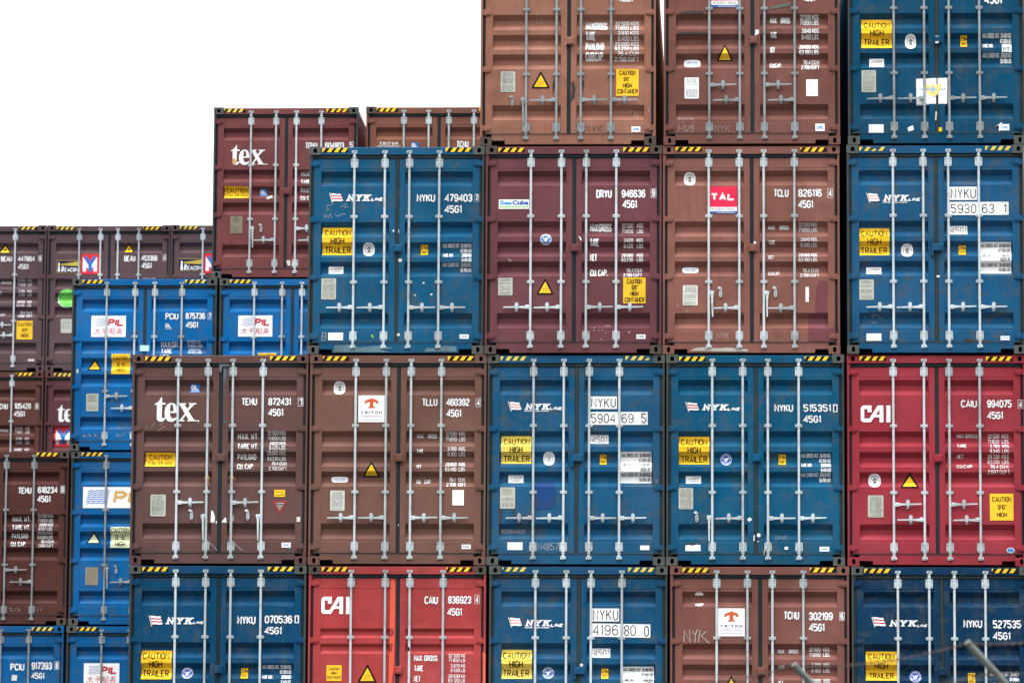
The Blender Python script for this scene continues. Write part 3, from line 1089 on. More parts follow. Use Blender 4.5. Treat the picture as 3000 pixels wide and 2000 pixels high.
def flag_line(C, F, pole, quad, word, line, sub=None, faded=False):
    """shipping line marking: striped house flag and slab-serif italic name"""
    d = Draw(F)
    (ax, ay), (bx, by) = pole
    d.line([(ax, ay), (bx, by)], (by - ay) * 0.085, 'offwhite', 1.0)
    q = [Vector(p) for p in quad]      # top left, top right, bottom right, bottom left
    def pt(u, v):
        a = q[0].lerp(q[1], u); b = q[3].lerp(q[2], u)
        p = a.lerp(b, v)
        wob = (q[3] - q[0]).length * 0.035 * math.sin(u * 6.5)
        return (p.x, p.y - wob)
    def band(v0, v1, m, l):
        n = 8
        d.poly([pt(i / n, v1) for i in range(n + 1)] + [pt(1 - i / n, v0) for i in range(n + 1)], m, l)
    band(0, 1, 'paper', 1.2)
    red = 'fadedpink' if faded else 'flagred'
    band(.25, .40, red, 2.2)
    band(.60, .75, red, 2.2)
    x0, y0, x1, y1 = word
    h = y1 - y0
    sh = 0.26
    d.text('NYK', x0 + h * 0.10, y0, x1 - h * sh - h * 0.16, y1, 'white', 0.30, 1.0, sh, True, 3.6)
    x0, y0, x1, y1 = line
    h = y1 - y0
    d.text('LINE', x0, y0 - h * 0.04, x1 - h * sh, y1, 'white', 0.30, 1.0, sh, False, 3.4)
    if sub:
        d.text('NIPPON YUSEN KAISHA', *sub, 'white', 0.2)
    d.build('logo_marking', C)

TEX_T = [(238, 337), (241, 380), (265, 380), (265, 392), (240, 392), (238, 470), (239, 484), (247, 490), (257, 483), (264, 488), (252, 508), (232, 514), (212, 508), (203, 492), (203, 394), (187, 394), (187, 388), (205, 378), (222, 362), (234, 340)]
TEX_E = [(349, 451), (296, 451), (297, 465), (303, 482), (315, 491), (330, 490), (345, 479), (350, 484), (338, 502), (320, 512), (303, 514), (282, 508), (266, 490), (259, 465), (259, 440), (264, 412), (277, 392), (296, 381), (315, 381), (333, 388), (345, 408), (349, 432)]
TEX_EH = [(296, 440), (323, 440), (322, 420), (318, 398), (309, 389), (301, 394), (297, 415)]
TEX_X = [(350, 382), (412, 382), (412, 389), (400, 391), (421, 424), (443, 391), (430, 389), (430, 382), (486, 382), (486, 389), (471, 391), (428, 436), (470, 500), (488, 503), (488, 510), (422, 510), (422, 503), (433, 501), (411, 466), (386, 501), (402, 503), (402, 510), (356, 510), (356, 503), (369, 501), (404, 455), (364, 391), (350, 389)]

def word_tex(C, F, x0, y0, x1, y1, rusty=False):
    d = Draw(F)
    def m(p):
        return (x0 + (p[0] - 185) / 323 * (x1 - x0), y0 + (p[1] - 335) / 179 * (y1 - y0))
    d.poly([m(p) for p in TEX_T], 'paper')
    d.poly([m(p) for p in TEX_E], 'paper', 1.0, [[m(p) for p in TEX_EH]])
    d.poly([m(p) for p in TEX_X], 'paper', 1.05)
    c = m((501, 508))
    d.oval(c[0], c[1], (x1 - x0) * .019, (x1 - x0) * .019, 'paper', 1, 1, 12)
    if rusty:
        d.poly([m(p) for p in [(206, 455), (222, 462), (236, 468), (238, 486), (230, 508), (214, 506), (205, 490)]], 'stain', 2.0)
    d.build('logo_marking', C)

def word_cai(C, F, x0, y0, x1, y1):
    d = Draw(F)
    def m(p):
        return (x0 + (p[0] - 178) / 367 * (x1 - x0), y0 + (p[1] - 448) / 220 * (y1 - y0))
    a = [(312, 448), (215, 448), (190, 460), (178, 485), (178, 635), (190, 658), (210, 667), (302, 667), (345, 602), (410, 602), (410, 668), (458, 668), (458, 448), (388, 448), (285, 618), (222, 618), (222, 495), (262, 495), (262, 537), (312, 537)]
    d.poly([m(p) for p in a], 'paper', 1.0, [[m(p) for p in [(410, 500), (410, 568), (367, 568)]]])
    d.poly([m(p) for p in [(495, 448), (545, 448), (545, 668), (495, 668)]], 'paper')
    d.build('logo_marking', C)

def triton_sign(C, F, x0, y0, x1, y1):
    d = Draw(F)
    w, h = x1 - x0, y1 - y0
    d.rect(x0, y0, x1, y1, 'paper')
    T = [(868, 640), (940, 666), (955, 685), (955, 710), (932, 708), (915, 690), (892, 690), (892, 745), (912, 756), (912, 768), (825, 768), (825, 756), (845, 745), (845, 690), (820, 690), (803, 708), (780, 710), (780, 685), (797, 666)]
    d.poly([(x0 + (a - 697) / 341 * w, y0 + (b - 603) / 349 * h) for a, b in T], 'rust', 2)
    d.text('TRITON', x0 + w * .10, y0 + h * .59, x1 - w * .10, y0 + h * .685, 'navy', 0.20, 2, 0, True, 3)
    d.text('INTERNATIONAL', x0 + w * .10, y0 + h * .75, x1 - w * .10, y0 + h * .81, 'steelblue', 0.15, 2, 0, False, 3)
    d.font('www.tritoninternational.com', x0 + w * .10, y0 + h * .875, x1 - w * .10, y0 + h * .92, 'type', 2)
    d.build('logo_sign', C)

def tal_sign(C, F, x0, y0, x1, y1):
    d = Draw(F)
    w, h = x1 - x0, y1 - y0
    d.rect(x0, y0, x1, y0 + h * .762, 'talred')
    d.rect(x0, y0 + h * .762, x1, y0 + h * .915, 'paper')
    d.rect(x0, y0 + h * .915, x1, y1, 'seablue')
    d.text('TAL', x0 + w * .03, y0 + h * .25, x1 - w * .08, y0 + h * .52, 'paper', 0.27, 2, 0, False, 3.2)
    d.text('INTERNATIONAL', x0 + w * .07, y0 + h * .795, x1 - w * .05, y0 + h * .88, 'type', 0.16, 2, 0, False, 4)
    d.font('www.talinternational.com', x0 + w * .25, y0 + h * .93, x1 - w * .08, y0 + h * .985, 'paper', 2)
    d.build('logo_sign', C)

HAN = {
    'tai': [[(0.5, 6.6), (9.5, 6.6)], [(5.2, 9.6), (4.8, 5.8), (3.0, 2.6), (0.2, 0.2)], [(5.2, 6.2), (6.6, 2.8), (9.8, 0.3)], [(4.0, 2.2), (5.2, 0.8)]],
    'ping': [[(1.0, 8.8), (9.0, 8.8)], [(2.4, 7.6), (3.2, 5.6)], [(7.6, 7.6), (6.8, 5.6)], [(0.3, 4.6), (9.7, 4.6)], [(5.0, 8.6), (5.0, 0.0)]],
    'chuan': [[(2.8, 9.8), (2.0, 8.2)], [(0.2, 0.2), (1.0, 2.4), (1.0, 8.2), (4.0, 8.2), (4.0, 0.4), (3.2, 0.2)], [(2.2, 6.8), (2.8, 5.8)], [(0.0, 4.8), (5.0, 4.8)], [(2.2, 3.8), (2.8, 2.4)],
              [(6.6, 9.2), (6.4, 6.8), (5.4, 5.4)], [(6.6, 9.2), (8.4, 9.2), (8.6, 6.4), (9.8, 6.0)], [(6.0, 4.2), (9.2, 4.2), (9.2, 0.2), (6.0, 0.2), (6.0, 4.2)]],
    'wu': [[(4.0, 9.9), (0.8, 6.4)], [(3.0, 8.6), (7.8, 8.6), (4.6, 5.4), (0.2, 3.8)], [(3.0, 7.6), (5.6, 5.6), (9.8, 4.2)], [(1.2, 3.0), (8.2, 3.0), (7.4, 0.4), (6.0, 0.2)], [(4.8, 4.6), (4.0, 2.0), (0.8, 0.0)]],
}

def wave_sign(C, F, x0, y0, x1, y1):
    """white sign: blue wave lines, red italic initials, four Chinese characters"""
    d = Draw(F)
    w, h = x1 - x0, y1 - y0
    d.rect(x0, y0, x1, y1, 'paper')
    for k in range(6):
        y = y0 + h * (.13 + .068 * k)
        a, b = x0 + w * (.155 - .008 * k), x0 + w * .45
        d.line([(a + (b - a) * i / 12, y + h * .022 * math.sin(i / 12 * 6.0 - 0.8)) for i in range(13)], h * .020, 'steelblue', 2)
    d.text('PIL', x0 + w * .47, y0 + h * .14, x0 + w * .93, y0 + h * .49, 'brick', 0.25, 2, 0.16, False, 2.6)
    cw = w * .195
    for i, k in enumerate(('tai', 'ping', 'chuan', 'wu')):
        ax = x0 + w * (.07 + .215 * i)
        ay = y0 + h * .88
        for j, st in enumerate(HAN[k]):
            d.line([(ax + gx / 10 * cw + gy / 10 * h * .04, ay - gy / 10 * h * .30) for gx, gy in st], h * .026, 'brick', 2 + .05 * j)
    d.build('logo_sign', C)

def wave_sign_wide(C, F, x0, y0, x1, y1):
    d = Draw(F)
    w, h = x1 - x0, y1 - y0
    d.rect(x0, y0, x1, y1, 'paper')
    for k in range(7):
        y = y0 + h * (.18 + .098 * k)
        a, b = x0 + w * (.075 - .006 * k), x0 + w * (.385 - .006 * k)
        d.line([(a + (b - a) * i / 30, y + h * .020 * math.sin(i / 30 * 26)) for i in range(31)], h * .042, 'blue', 2)
    d.text('PIL', x0 + w * .43, y0 + h * .18, x0 + w * .90, y0 + h * .80, 'tan', 0.24, 2, 0.16, False, 2.6)
    d.build('logo_sign', C)

def beacon_sign(C, F, x0, y0, x1, y1):
    """navy plate: white lighthouse, golden beam, name in slanted capitals"""
    d = Draw(F)
    w, h = x1 - x0, y1 - y0
    d.rect(x0, y0, x1, y1, 'gold')
    d.rect(x0 + w * .012, y0 + h * .025, x1 - w * .012, y1 - h * .025, 'navy', 2)
    d.poly([(x0 + w * .05, y0 + h * .90), (x0 + w * .16, y0 + h * .90), (x0 + w * .135, y0 + h * .40), (x0 + w * .075, y0 + h * .40)], 'paper', 3)
    d.rect(x0 + w * .065, y0 + h * .32, x0 + w * .145, y0 + h * .38, 'paper', 3)
    d.oval(x0 + w * .105, y0 + h * .25, w * .035, h * .09, 'paper', 3, 1, 12)
    for k in range(5):
        a, b = .28 + .028 * k, .31 + .028 * k
        ya, yb = .08 + .075 * k, .14 + .075 * k
        d.poly([(x0 + w * .17, y0 + h * a), (x0 + w * .17, y0 + h * (a + .012)), (x1 - w * .03, y0 + h * yb), (x1 - w * .03, y0 + h * ya)], 'gold', 3)
    d.text('B', x0 + w * .19, y0 + h * .48, x0 + w * .30, y0 + h * .90, 'paper', 0.17, 3, 0.16)
    d.text('EACON', x0 + w * .33, y0 + h * .58, x0 + w * .90, y0 + h * .90, 'paper', 0.17, 3, 0.16)
    d.build('logo_sign', C)

def ym_sign(C, F, x0, y0, x1, y1):
    """red square: blue Y standing on a white M"""
    d = Draw(F)
    w, h = x1 - x0, y1 - y0
    g = lambda pts: [(x0 + a * w, y0 + b * h) for a, b in pts]
    d.rect(x0, y0, x1, y1, 'red')
    for f in (lambda u: u, lambda u: 1 - u):
        d.poly(g([(f(a), b) for a, b in [(.10, .14), (.40, .54), (.46, .72), (.40, .74), (.34, .64), (.29, .70), (.29, .88), (.10, .88)]]), 'paper', 2)
    d.poly(g([(.16, .12), (.34, .12), (.51, .38), (.69, .12), (.87, .12), (.61, .54), (.61, .87), (.42, .87), (.42, .54)]), 'blue', 3)
    d.build('logo_sign', C)

def scribble(C, F, strokes, w=3.0, m='chalk', name='chalk_mark'):
    d = Draw(F)
    for s in strokes:
        d.line(s, w, m)
    d.build(name, C)

def chalk(C, F, t, x0, y0, x1, y1, wt=0.06, m='chalk'):
    d = Draw(F)
    d.text(t, x0, y0, x1, y1, m, wt, 1.0, 0.05)
    d.build('chalk_mark', C)

def patch(C, F, pts, m, name='paint_patch', layer=0.3, where=None, label=None):
    d = Draw(F)
    d.poly(pts, m, layer)
    d.build(name, C, where, label)

def scraps(C, F, items):
    for pts, m in items:
        patch(C, F, pts, m, 'sticker_scrap', 0.8)

def rc(x0, y0, x1, y1):
    return [(x0, y1), (x1, y1), (x1, y0), (x0, y0)]

def nyk_weights(C, F, x0, x1, ys, h, tare, tlb, cargo, clb, gross='30,480', glb='67,200', m='white', plate=None, wt=0.135):
    w = x1 - x0
    d = Draw(F)
    if plate:
        d.rect(*plate, 'paper', 0.6)
    L = 2.0 if plate else 1.0
    L_ = [('MAX. GROSS WGT.', x0, x0 + w * .60, 0), (gross + ' KGS', x0 + w * .62, x1, 0), (glb + ' LBS', x0 + w * .61, x1, 1), ('TARE WGT.', x0, x0 + w * .38, 2),
          (tare + ' KGS', x0 + w * .66, x1, 2), (tlb + ' LBS', x0 + w * .66, x1, 3), ('MAX. CARGO WGT.', x0, x0 + w * .60, 4), (cargo + ' KGS', x0 + w * .62, x1, 4), (clb + ' LBS', x0 + w * .61, x1, 5)]
    for t, a, b, k in L_:
        if k < len(ys):
            d.text(t, a, ys[k], b, ys[k] + h, m, wt, L)
    d.build('weight_sign' if plate else 'weight_lettering', C)

# paints of the yard
NYKD = (0.075, 0.082, 0.070)
P = {}
for k_, rgb_, ru_, di_, fa_ in [
    ('nyk479', (45, 98, 133), .05, .22, .55), ('dryu', (120, 79, 83), .04, .14, .4), ('tclu', (150, 106, 96), .05, .20, .5), ('nyk593', (48, 97, 135), .07, .30, .5),
    ('temu', (112, 86, 82), .02, .12, .35), ('tllu', (130, 98, 88), .02, .10, .35), ('nyk590', (46, 96, 132), .07, .28, .6), ('nyk515', (37, 95, 128), .05, .22, .5),
    ('caiu', (168, 74, 82), .02, .08, .25), ('nyk070', (32, 80, 115), .03, .18, .4), ('cai836', (188, 88, 88), .05, .18, .4), ('nyk419', (44, 90, 125), .06, .25, .5),
    ('tcnu302', (140, 98, 90), .03, .12, .4), ('nyk527', (28, 62, 92), .04, .20, .35), ('orange', (168, 122, 106), .05, .20, .45), ('brown4', (134, 94, 86), .06, .25, .45),
    ('nyk4', (28, 82, 112), .04, .20, .4), ('tghu', (130, 82, 82), .12, .25, .4), ('triton4', (140, 98, 85), .06, .18, .4), ('pciu', (4, 118, 180), .10, .22, .3),
    ('temu618', (94, 62, 58), .06, .22, .35), ('pil2', (2, 110, 168), .14, .26, .3), ('pciu917', (6, 108, 164), .08, .22, .3), ('beau', (106, 88, 90), .03, .14, .35),
    ('tcnu105', (108, 74, 68), .05, .18, .35), ('tex3', (112, 76, 80), .05, .18, .35)]:
    P[k_] = paint(k_, rgb_, ru_, di_, fa_, NYKD if k_.startswith(('nyk', 'pil', 'pci')) else None)
RUSTY = wmat('rusty casting', (0.075, 0.060, 0.050), 0.55, 0.6, 0.4, 0.7, 0, 0.1, (0.10, 0.085, 0.065))
POST_BLUE = wmat('grimy post paint', (0.040, 0.052, 0.056), 0.35, 0.7, 0.5, 0.6, 0, 0.1, (0.085, 0.075, 0.06))
RUSTY_B = wmat('weathered casting', (0.075, 0.085, 0.080), 0.40, 0.6, 0.4, 0.7, 0, 0.1, (0.13, 0.12, 0.095))

# ================================================================== the front stacks
G = GROUP
# --- third tier -----------------------------------------------------
F = (9, 29, 1293, 1530)
C = Container('blue container marked 479403 with a striped flag, left end of the third tier', G, 3.224, 0, 3, P['nyk479'], seal=RUBBER_OLD, cast=RUSTY_B)
flag_line(C, F, ((160, 363), (182, 436)), ((171, 368), (240, 370), (260, 420), (181, 425)), (283, 375, 470, 423), (463, 398, 556, 423))
number(C, F, [('NYKU', 797, 373, 932, 430), ('479403', 1001, 373, 1203, 430), ('7', 1221, 375, 1251, 430, 'box'), ('45G1', 1001, 455, 1126, 512)])
high_trailer(C, F, (110, 611, 332, 812), (128, 628, 318, 672), (172, 688, 272, 735), (128, 750, 318, 798))
survey_oval(C, F, 449, 771, 43, 48)
height_plate(C, F, 825, 736, 885, 815)
nyk_weights(C, F, 988, 1200, (731, 767, 801, 836, 870, 906), 27, '3,830', '8,440', '26,650', '58,760')
acep(C, F, 157, 893, 265, 946)
data_plate(C, F, 108, 982, 215, 1134, 'plate', True, 3)
blank_label(C, F, 162, 1374, 270, 1428)
maker(C, F, 1118, 1387, 1183, 1418)
scraps(C, F, [([(600, 650), (635, 652), (636, 628), (618, 636), (600, 624)], 'tape'), (rc(666, 628, 709, 655), 'tape'), (rc(668, 841, 693, 864), 'offwhite'), (rc(846, 1010, 858, 1022), 'offwhite'),
              ([(779, 1104), (795, 1110), (796, 1096)], 'offwhite'), ([(902, 1102), (914, 1106), (918, 1094), (906, 1090)], 'offwhite'), ([(472, 1390), (485, 1412), (495, 1406), (482, 1386)], 'lime'), (rc(664, 1380, 682, 1397), 'offwhite')])
scribble(C, F, [[(130, 455), (190, 450)], [(150, 452), (140, 495), (160, 480)], [(240, 468), (285, 440), (270, 470), (300, 466)], [(118, 515), (128, 545), (140, 520), (152, 548), (165, 515), (180, 545)], [(200, 520), (230, 535), (250, 515), (280, 520)]], 2.6)
chalk(C, F, 'B', 115, 1372, 147, 1430)
patch(C, F, [(206, 1516), (620, 1518), (560, 1500), (640, 1486), (520, 1470), (400, 1482), (300, 1464), (208, 1468)], 'scrape', 'paint_patch', 0.3, C.root)
patch(C, F, [(860, 1514), (1100, 1514), (1096, 1476), (1010, 1470), (960, 1490), (880, 1486)], 'scrape', 'paint_patch', 0.3, C.root)

F = (27, 22, 1312, 1535)
C = Container('dark maroon container marked 946636 with a small white and blue logo label, third tier', G, 5.672, 0, 3, P['dryu'], cast=RUSTY)
d = Draw(F); d.rect(125, 412, 347, 480, 'paper')
d.font('Sea', 132, 418, 222, 451, 'skyblue', 2, 0.05).font('Cube', 224, 418, 342, 451, 'seablue', 2, 0.055)
d.rect(133, 459, 341, 470, 'lime', 2).text('CONTAINER LEASING', 140, 461, 335, 468, 'paper', 0.2, 3, 0, False, 5); d.build('logo_sign', C)
number(C, F, [('DRYU', 834, 342, 948, 402), ('946636', 1018, 342, 1192, 400), ('9', 1231, 334, 1270, 400, 'box'), ('45G1', 1025, 418, 1131, 477)])
weights(C, F, [('MAX.GROSS', 788, 588, 947, 644), ('TARE', 788, 698, 858, 752), ('NET', 791, 808, 842, 860), ('CU. CAP.', 791, 918, 918, 970)],
        rows([('32.500', 'KGS'), ('71.650', 'LBS'), ('3.820', 'KGS'), ('8.420', 'LBS'), ('28.680', 'KGS'), ('63.230', 'LBS')], 1103, 1130, 1176, (587, 626, 697, 735, 804, 838), 28, 15.4) + [('76.4 CU.M.', 1052, 912, 1172, 940), ('2.700 CU.FT.', 1033, 948, 1172, 976)])
eagle_disc(C, F, 469, 702, 41, 'blue')
triangle(C, F, 467, 990, 405, 525, 1101)
data_plate(C, F, 124, 981, 229, 1110, 'plate', True, 5)
caution(C, F, (1032, 981, 1194, 1168), [('CAUTION', 1058, 990, 1169, 1028), ("9'6\"", 1092, 1035, 1138, 1072), ('HIGH', 1084, 1080, 1142, 1115), ('CONTAINER', 1042, 1124, 1186, 1160)])
maker(C, F, 1129, 1393, 1194, 1425, 'navy')
scraps(C, F, [([(703, 680), (716, 682), (727, 698), (727, 714), (718, 706), (714, 690)], 'paper')])
r_ = random.Random(4)
patch(C, F, rc(1070, 1372, 1078, 1382), 'offwhite', 'scuff_mark')
scribble(C, F, [[(a, b), (a + r_.uniform(4, 14), b - r_.uniform(0, 6))] for a, b in [(820, 1345), (850, 1362), (880, 1364), (905, 1330), (925, 1328), (818, 1366), (902, 1382), (868, 1430), (195, 850), (207, 858)]], 4, 'offwhite', 'scuff_mark')

F = (18, 20, 1324, 1533)
C = Container('red brown container marked 826116 with a red and white logo sign between its left bars', G, 8.118, 0, 3, P['tclu'], handles=(('r', 0.836, 0.797, 0.862), ('L', 0.640), ('r', 0.836, 1.556, 0.862), ('L', 0.635)), cast=P['tclu'][1])
tal_sign(C, F, 367, 316, 567, 512)
survey_oval(C, F, 218, 258, 43, 49)
number(C, F, [('TCLU', 837, 336, 948, 394), ('826116', 1018, 336, 1192, 394), ('4', 1235, 332, 1273, 400, 'box'), ('45G1', 1018, 418, 1128, 476)])
weights(C, F, [('MAX.', 797, 597, 850, 627), ('GROSS', 880, 597, 948, 627), ('TARE', 799, 708, 848, 738), ('NET', 797, 818, 837, 846), ('CU.CAP.', 797, 934, 885, 960)],
        rows([('32.500', 'KGS.'), ('71.650', 'LBS.'), ('3.840', 'KGS.'), ('8.460', 'LBS.'), ('28.660', 'KGS.'), ('63.190', 'LBS.')], 1103, 1112, 1160, (579, 616, 687, 726, 800, 836), 28, 15.2) + [('76.4 CU.M', 1048, 910, 1167, 938), ('2.700 CU.FT', 1032, 948, 1170, 976)])
corten(C, F, 162, 900, 285, 942)
data_plate(C, F, 168, 1033, 278, 1180, 'offwhite', False, 8)
patch(C, F, [(1090, 1440), (1278, 1440), (1278, 1290), (1226, 1290), (1220, 1236), (1090, 1240)], 'patchpurple', 'paint_patch')
patch(C, F, [(1140, 1232), (1226, 1232), (1230, 1000), (1168, 1000), (1150, 1060)], 'patchpurple', 'paint_patch')
scraps(C, F, [([(1070, 1155), (1095, 1155), (1093, 1130), (1096, 1100), (1093, 1046), (1070, 1046)], 'paper'), (rc(690, 716, 705, 732), 'paper')])
chalk(C, F, 'NYK', 418, 1376, 505, 1422, 0.05)
scribble(C, F, [[(135, 1175), (122, 1182), (145, 1188)], [(168, 1228), (176, 1200)], [(190, 1226), (198, 1198), (205, 1226)], [(216, 1226), (222, 1200)]], 2.2)
patch(C, F, [(220, 1510), (640, 1518), (650, 1500), (560, 1492), (500, 1486), (420, 1492), (330, 1484), (260, 1490)], 'greywhite', 'paint_patch', 0.3, C.root)

F = (56, 8, 1385, 1532)
C = Container('blue container with a white patch numbered 5930 63 1, above the bright red one', G, 10.648, 0, 3, P['nyk593'], seal=RUBBER_OLD, cast=RUSTY_B, box=1, haz='worn')
flag_line(C, F, ((206, 357), (230, 431)), ((217, 362), (285, 364), (305, 415), (229, 420)), (330, 372, 525, 418), (517, 394, 612, 418), (328, 421, 512, 433), True)
d = Draw(F); d.rect(826, 314, 1030, 410, 'paper').text('NYKU', 836, 328, 1022, 400, 'black', 0.10, 2, 0, False, 3)
d.rect(826, 425, 1265, 520, 'paper').text('5930', 836, 440, 1025, 508, 'black', 0.10, 2, 0, False, 3).text('63', 1067, 440, 1160, 508, 'black', 0.10, 2)
d.frame(1215, 430, 1258, 516, 2.5, 'type', 2).text('1', 1230, 440, 1250, 508, 'black', 0.14, 2)
d.rect(822, 596, 958, 660, 'paper').text('45G1', 834, 606, 950, 652, 'black', 0.09, 2); d.build('number_sign', C)
high_trailer(C, F, (147, 612, 376, 812), (165, 630, 360, 674), (210, 690, 315, 736), (163, 752, 360, 800))
survey_oval(C, F, 508, 776, 45, 49)
height_plate(C, F, 889, 735, 949, 813)
nyk_weights(C, F, 1055, 1276, (728, 763, 799, 832, 870, 905), 26, '4,000', '8,820', '26,480', '58,380', m='black', plate=(1048, 717, 1283, 945), wt=0.115)
acep(C, F, 202, 897, 315, 948)
data_plate(C, F, 149, 990, 257, 1138, 'plate', True, 9)
blank_label(C, F, 200, 1383, 312, 1436, marks=3)
maker(C, F, 1198, 1402, 1264, 1432, 'skyblue')
scraps(C, F, [([(726, 975), (744, 975), (751, 962), (728, 960)], 'paper')])
scribble(C, F, [[(232, 1250), (260, 1262), (255, 1245), (290, 1248), (300, 1262), (320, 1268)], [(180, 1252), (190, 1264)], [(235, 1298), (290, 1296)], [(262, 1298), (264, 1312)]], 2.6)
patch(C, F, [(920, 1438), (925, 1426), (950, 1420), (990, 1425), (1005, 1440)], 'soot', 'rust_stain')
patch(C, F, [(1060, 1444), (1075, 1434), (1110, 1432), (1128, 1444)], 'soot', 'rust_stain')

# --- second tier ----------------------------------------------------
F = (25, 38, 1287, 1530)
C = Container('dark brown container with big white lowercase lettering, left end of the second tier', G, 0.814, 0, 2, P['temu'],
              handles=(('R', 0.853), ('l', 0.656, 0.850, 0.690), ('R', 0.853), ('l', 0.656, 1.625, 0.690)), cast=P['temu'][1])
word_tex(C, F, 185, 335, 508, 515)
gl_badge(C, F, 438, 243, 505, 305)
number(C, F, [('TEMU', 808, 345, 920, 398), ('872431', 1000, 345, 1162, 398), ('1', 1212, 343, 1251, 404, 'box'), ('45G1', 1000, 422, 1108, 475)])
weights(C, F, [('MAX. WT.', 782, 597, 932, 638), ('TARE WT.', 782, 668, 932, 708), ('PAYLOAD', 782, 742, 917, 782), ('CU. CAP.', 782, 813, 902, 853)],
        [('32.500 KGS', 995, 580, 1127, 608), ('71.650 LBS', 997, 616, 1127, 643), ('3.820 KGS', 1010, 652, 1127, 679), ('8.420 LBS', 1010, 687, 1127, 714), ('28.680 KGS', 995, 723, 1127, 751), ('63.230 LBS', 995, 761, 1127, 788), ('76.4 CU.M.', 1025, 796, 1138, 823), ('2.700 CU.FT.', 1010, 833, 1142, 860)])
caution(C, F, (125, 734, 338, 833), [('CAUTION', 152, 748, 313, 782), ("2.9m 9'6 HIGH", 145, 797, 317, 821)])
data_plate(C, F, 168, 1033, 277, 1187, 'plate', False, 12)
d = Draw(F); d.rect(1051, 998, 1128, 1048, 'yellow'); d.line([(1056, 1040), (1075, 1032), (1090, 1040), (1108, 1028), (1124, 1036)], 5, 'olive', 2).line([(1060, 1012), (1118, 1012)], 4, 'olive', 2); d.build('warning_label', C)
d = Draw(F); d.poly([(1042, 1078), (1091, 1166), (1140, 1078)], 'red').poly([(1051, 1083), (1091, 1156), (1131, 1083)], 'black', 2).text('ATTENTION', 1062, 1089, 1121, 1098, 'paper', 0.2, 3)
for k in range(5):
    d.rect(1067 + k * 5, 1104 + k * 9, 1115 - k * 5, 1108 + k * 9, 'plate', 3)
d.build('warning_triangle', C)
scraps(C, F, [([(603, 1145), (600, 1230), (612, 1228), (618, 1236), (628, 1222), (630, 1190), (616, 1150)], 'paper'), ([(678, 1230), (713, 1231), (710, 1200), (704, 1195), (690, 1212)], 'paper'), (rc(636, 1220, 645, 1236), 'paper'),
              (rc(1213, 1190, 1238, 1225), 'offwhite'), ([(754, 1228), (760, 1180), (763, 1178), (762, 1215)], 'paper'), ([(688, 520), (694, 524), (704, 512), (690, 510)], 'teal'), ([(1155, 1424), (1170, 1424), (1172, 1412), (1158, 1410)], 'teal')])
maker(C, F, 1108, 1372, 1173, 1407)
patch(C, F, [(646, 150), (656, 170), (664, 150), (670, 122), (722, 121), (722, 104), (646, 101)], 'grey', 'primer_patch', 14.0, C.root)
patch(C, F, [(676, 330), (690, 345), (700, 300), (711, 240), (718, 160), (718, 126), (676, 126)], 'greydark', 'primer_patch', 0.3)
patch(C, F, [(676, 220), (686, 235), (694, 180), (698, 128), (676, 128)], 'grey', 'primer_patch', 0.8)
scribble(C, F, [[(120, 545), (135, 560)], [(165, 555), (190, 520)], [(215, 580), (260, 545)], [(225, 540), (255, 515)]], 2.0)

def wire_tie(C, F, pts, r=0.0028, m=None):
    mb = MB()
    d = Draw(F)
    Q = [d.P(p[:2]) + (p[2],) for p in pts]
    for a, b in zip(Q, Q[1:]):
        mb.cyl((a[0], a[2], a[1]), (b[0], b[2], b[1]), r, 5)
    inst('wire_tie', mb.mesh('wire_tie'), [m or INK['tan']], C.root)
for bx in (568, 742):
    wire_tie(C, F, [(bx - 14, 925, 0.0), (bx - 8, 908, -0.004), (bx + 6, 902, -0.006), (bx + 16, 915, 0.0), (bx + 14, 960, 0.012), (bx + 4, 965, -0.002), (bx + 8, 930, -0.006), (bx + 14, 905, -0.004), (bx + 24, 920, 0.005), (bx + 34, 932, 0.02)])
for bx in (568, 742):
    wire_tie(C, F, [(bx + 4, 1350, 0.0), (bx + 30, 1378, 0.010), (bx + 60, 1405, 0.02), (bx + 84, 1428, 0.03)], 0.0024, GALV)

F = (9, 42, 1267, 1524)
C = Container('brown container marked 460392 with a square white logo sign, above the faded red one', G, 3.269, 0, 2, P['tllu'], cast=P['tllu'][1])
triton_sign(C, F, 355, 328, 543, 518)
survey_oval(C, F, 218, 274, 42, 47)
number(C, F, [('TLLU', 808, 350, 918, 403), ('460392', 980, 350, 1146, 403), ('4', 1190, 350, 1226, 410, 'box'), ('45G1', 982, 428, 1087, 482)])
weights(C, F, [('MAX.', 773, 601, 823, 628), ('GROSS', 849, 601, 915, 628), ('TARE', 773, 708, 822, 735), ('NET', 773, 816, 807, 842), ('CU.', 773, 923, 803, 950), ('CAP.', 829, 923, 875, 950)],
        rows([('32.500', 'KGS.'), ('71.650', 'LBS.'), ('3.700', 'KGS.'), ('8.160', 'LBS.'), ('28.800', 'KGS.'), ('63.490', 'LBS.')], 1055, 1072, 1120, (586, 622, 692, 728, 800, 836), 27, 14.4) + [('76.4', 1002, 907, 1048, 934), ('CU.M.', 1068, 907, 1118, 934), ('2.700', 985, 943, 1052, 970), ('CU.FT.', 1068, 943, 1124, 970)])
triangle(C, F, 452, 796, 391, 513, 902)
corten(C, F, 167, 900, 286, 941)
data_plate(C, F, 163, 1000, 265, 1142, 'offwhite', True, 15)
blank_label(C, F, 1029, 996, 1110, 1103, 'paper', 'document_sheet', 7, 5)
maker(C, F, 1097, 1378, 1161, 1410)
scraps(C, F, [(rc(646, 1237, 651, 1249), 'offwhite')])

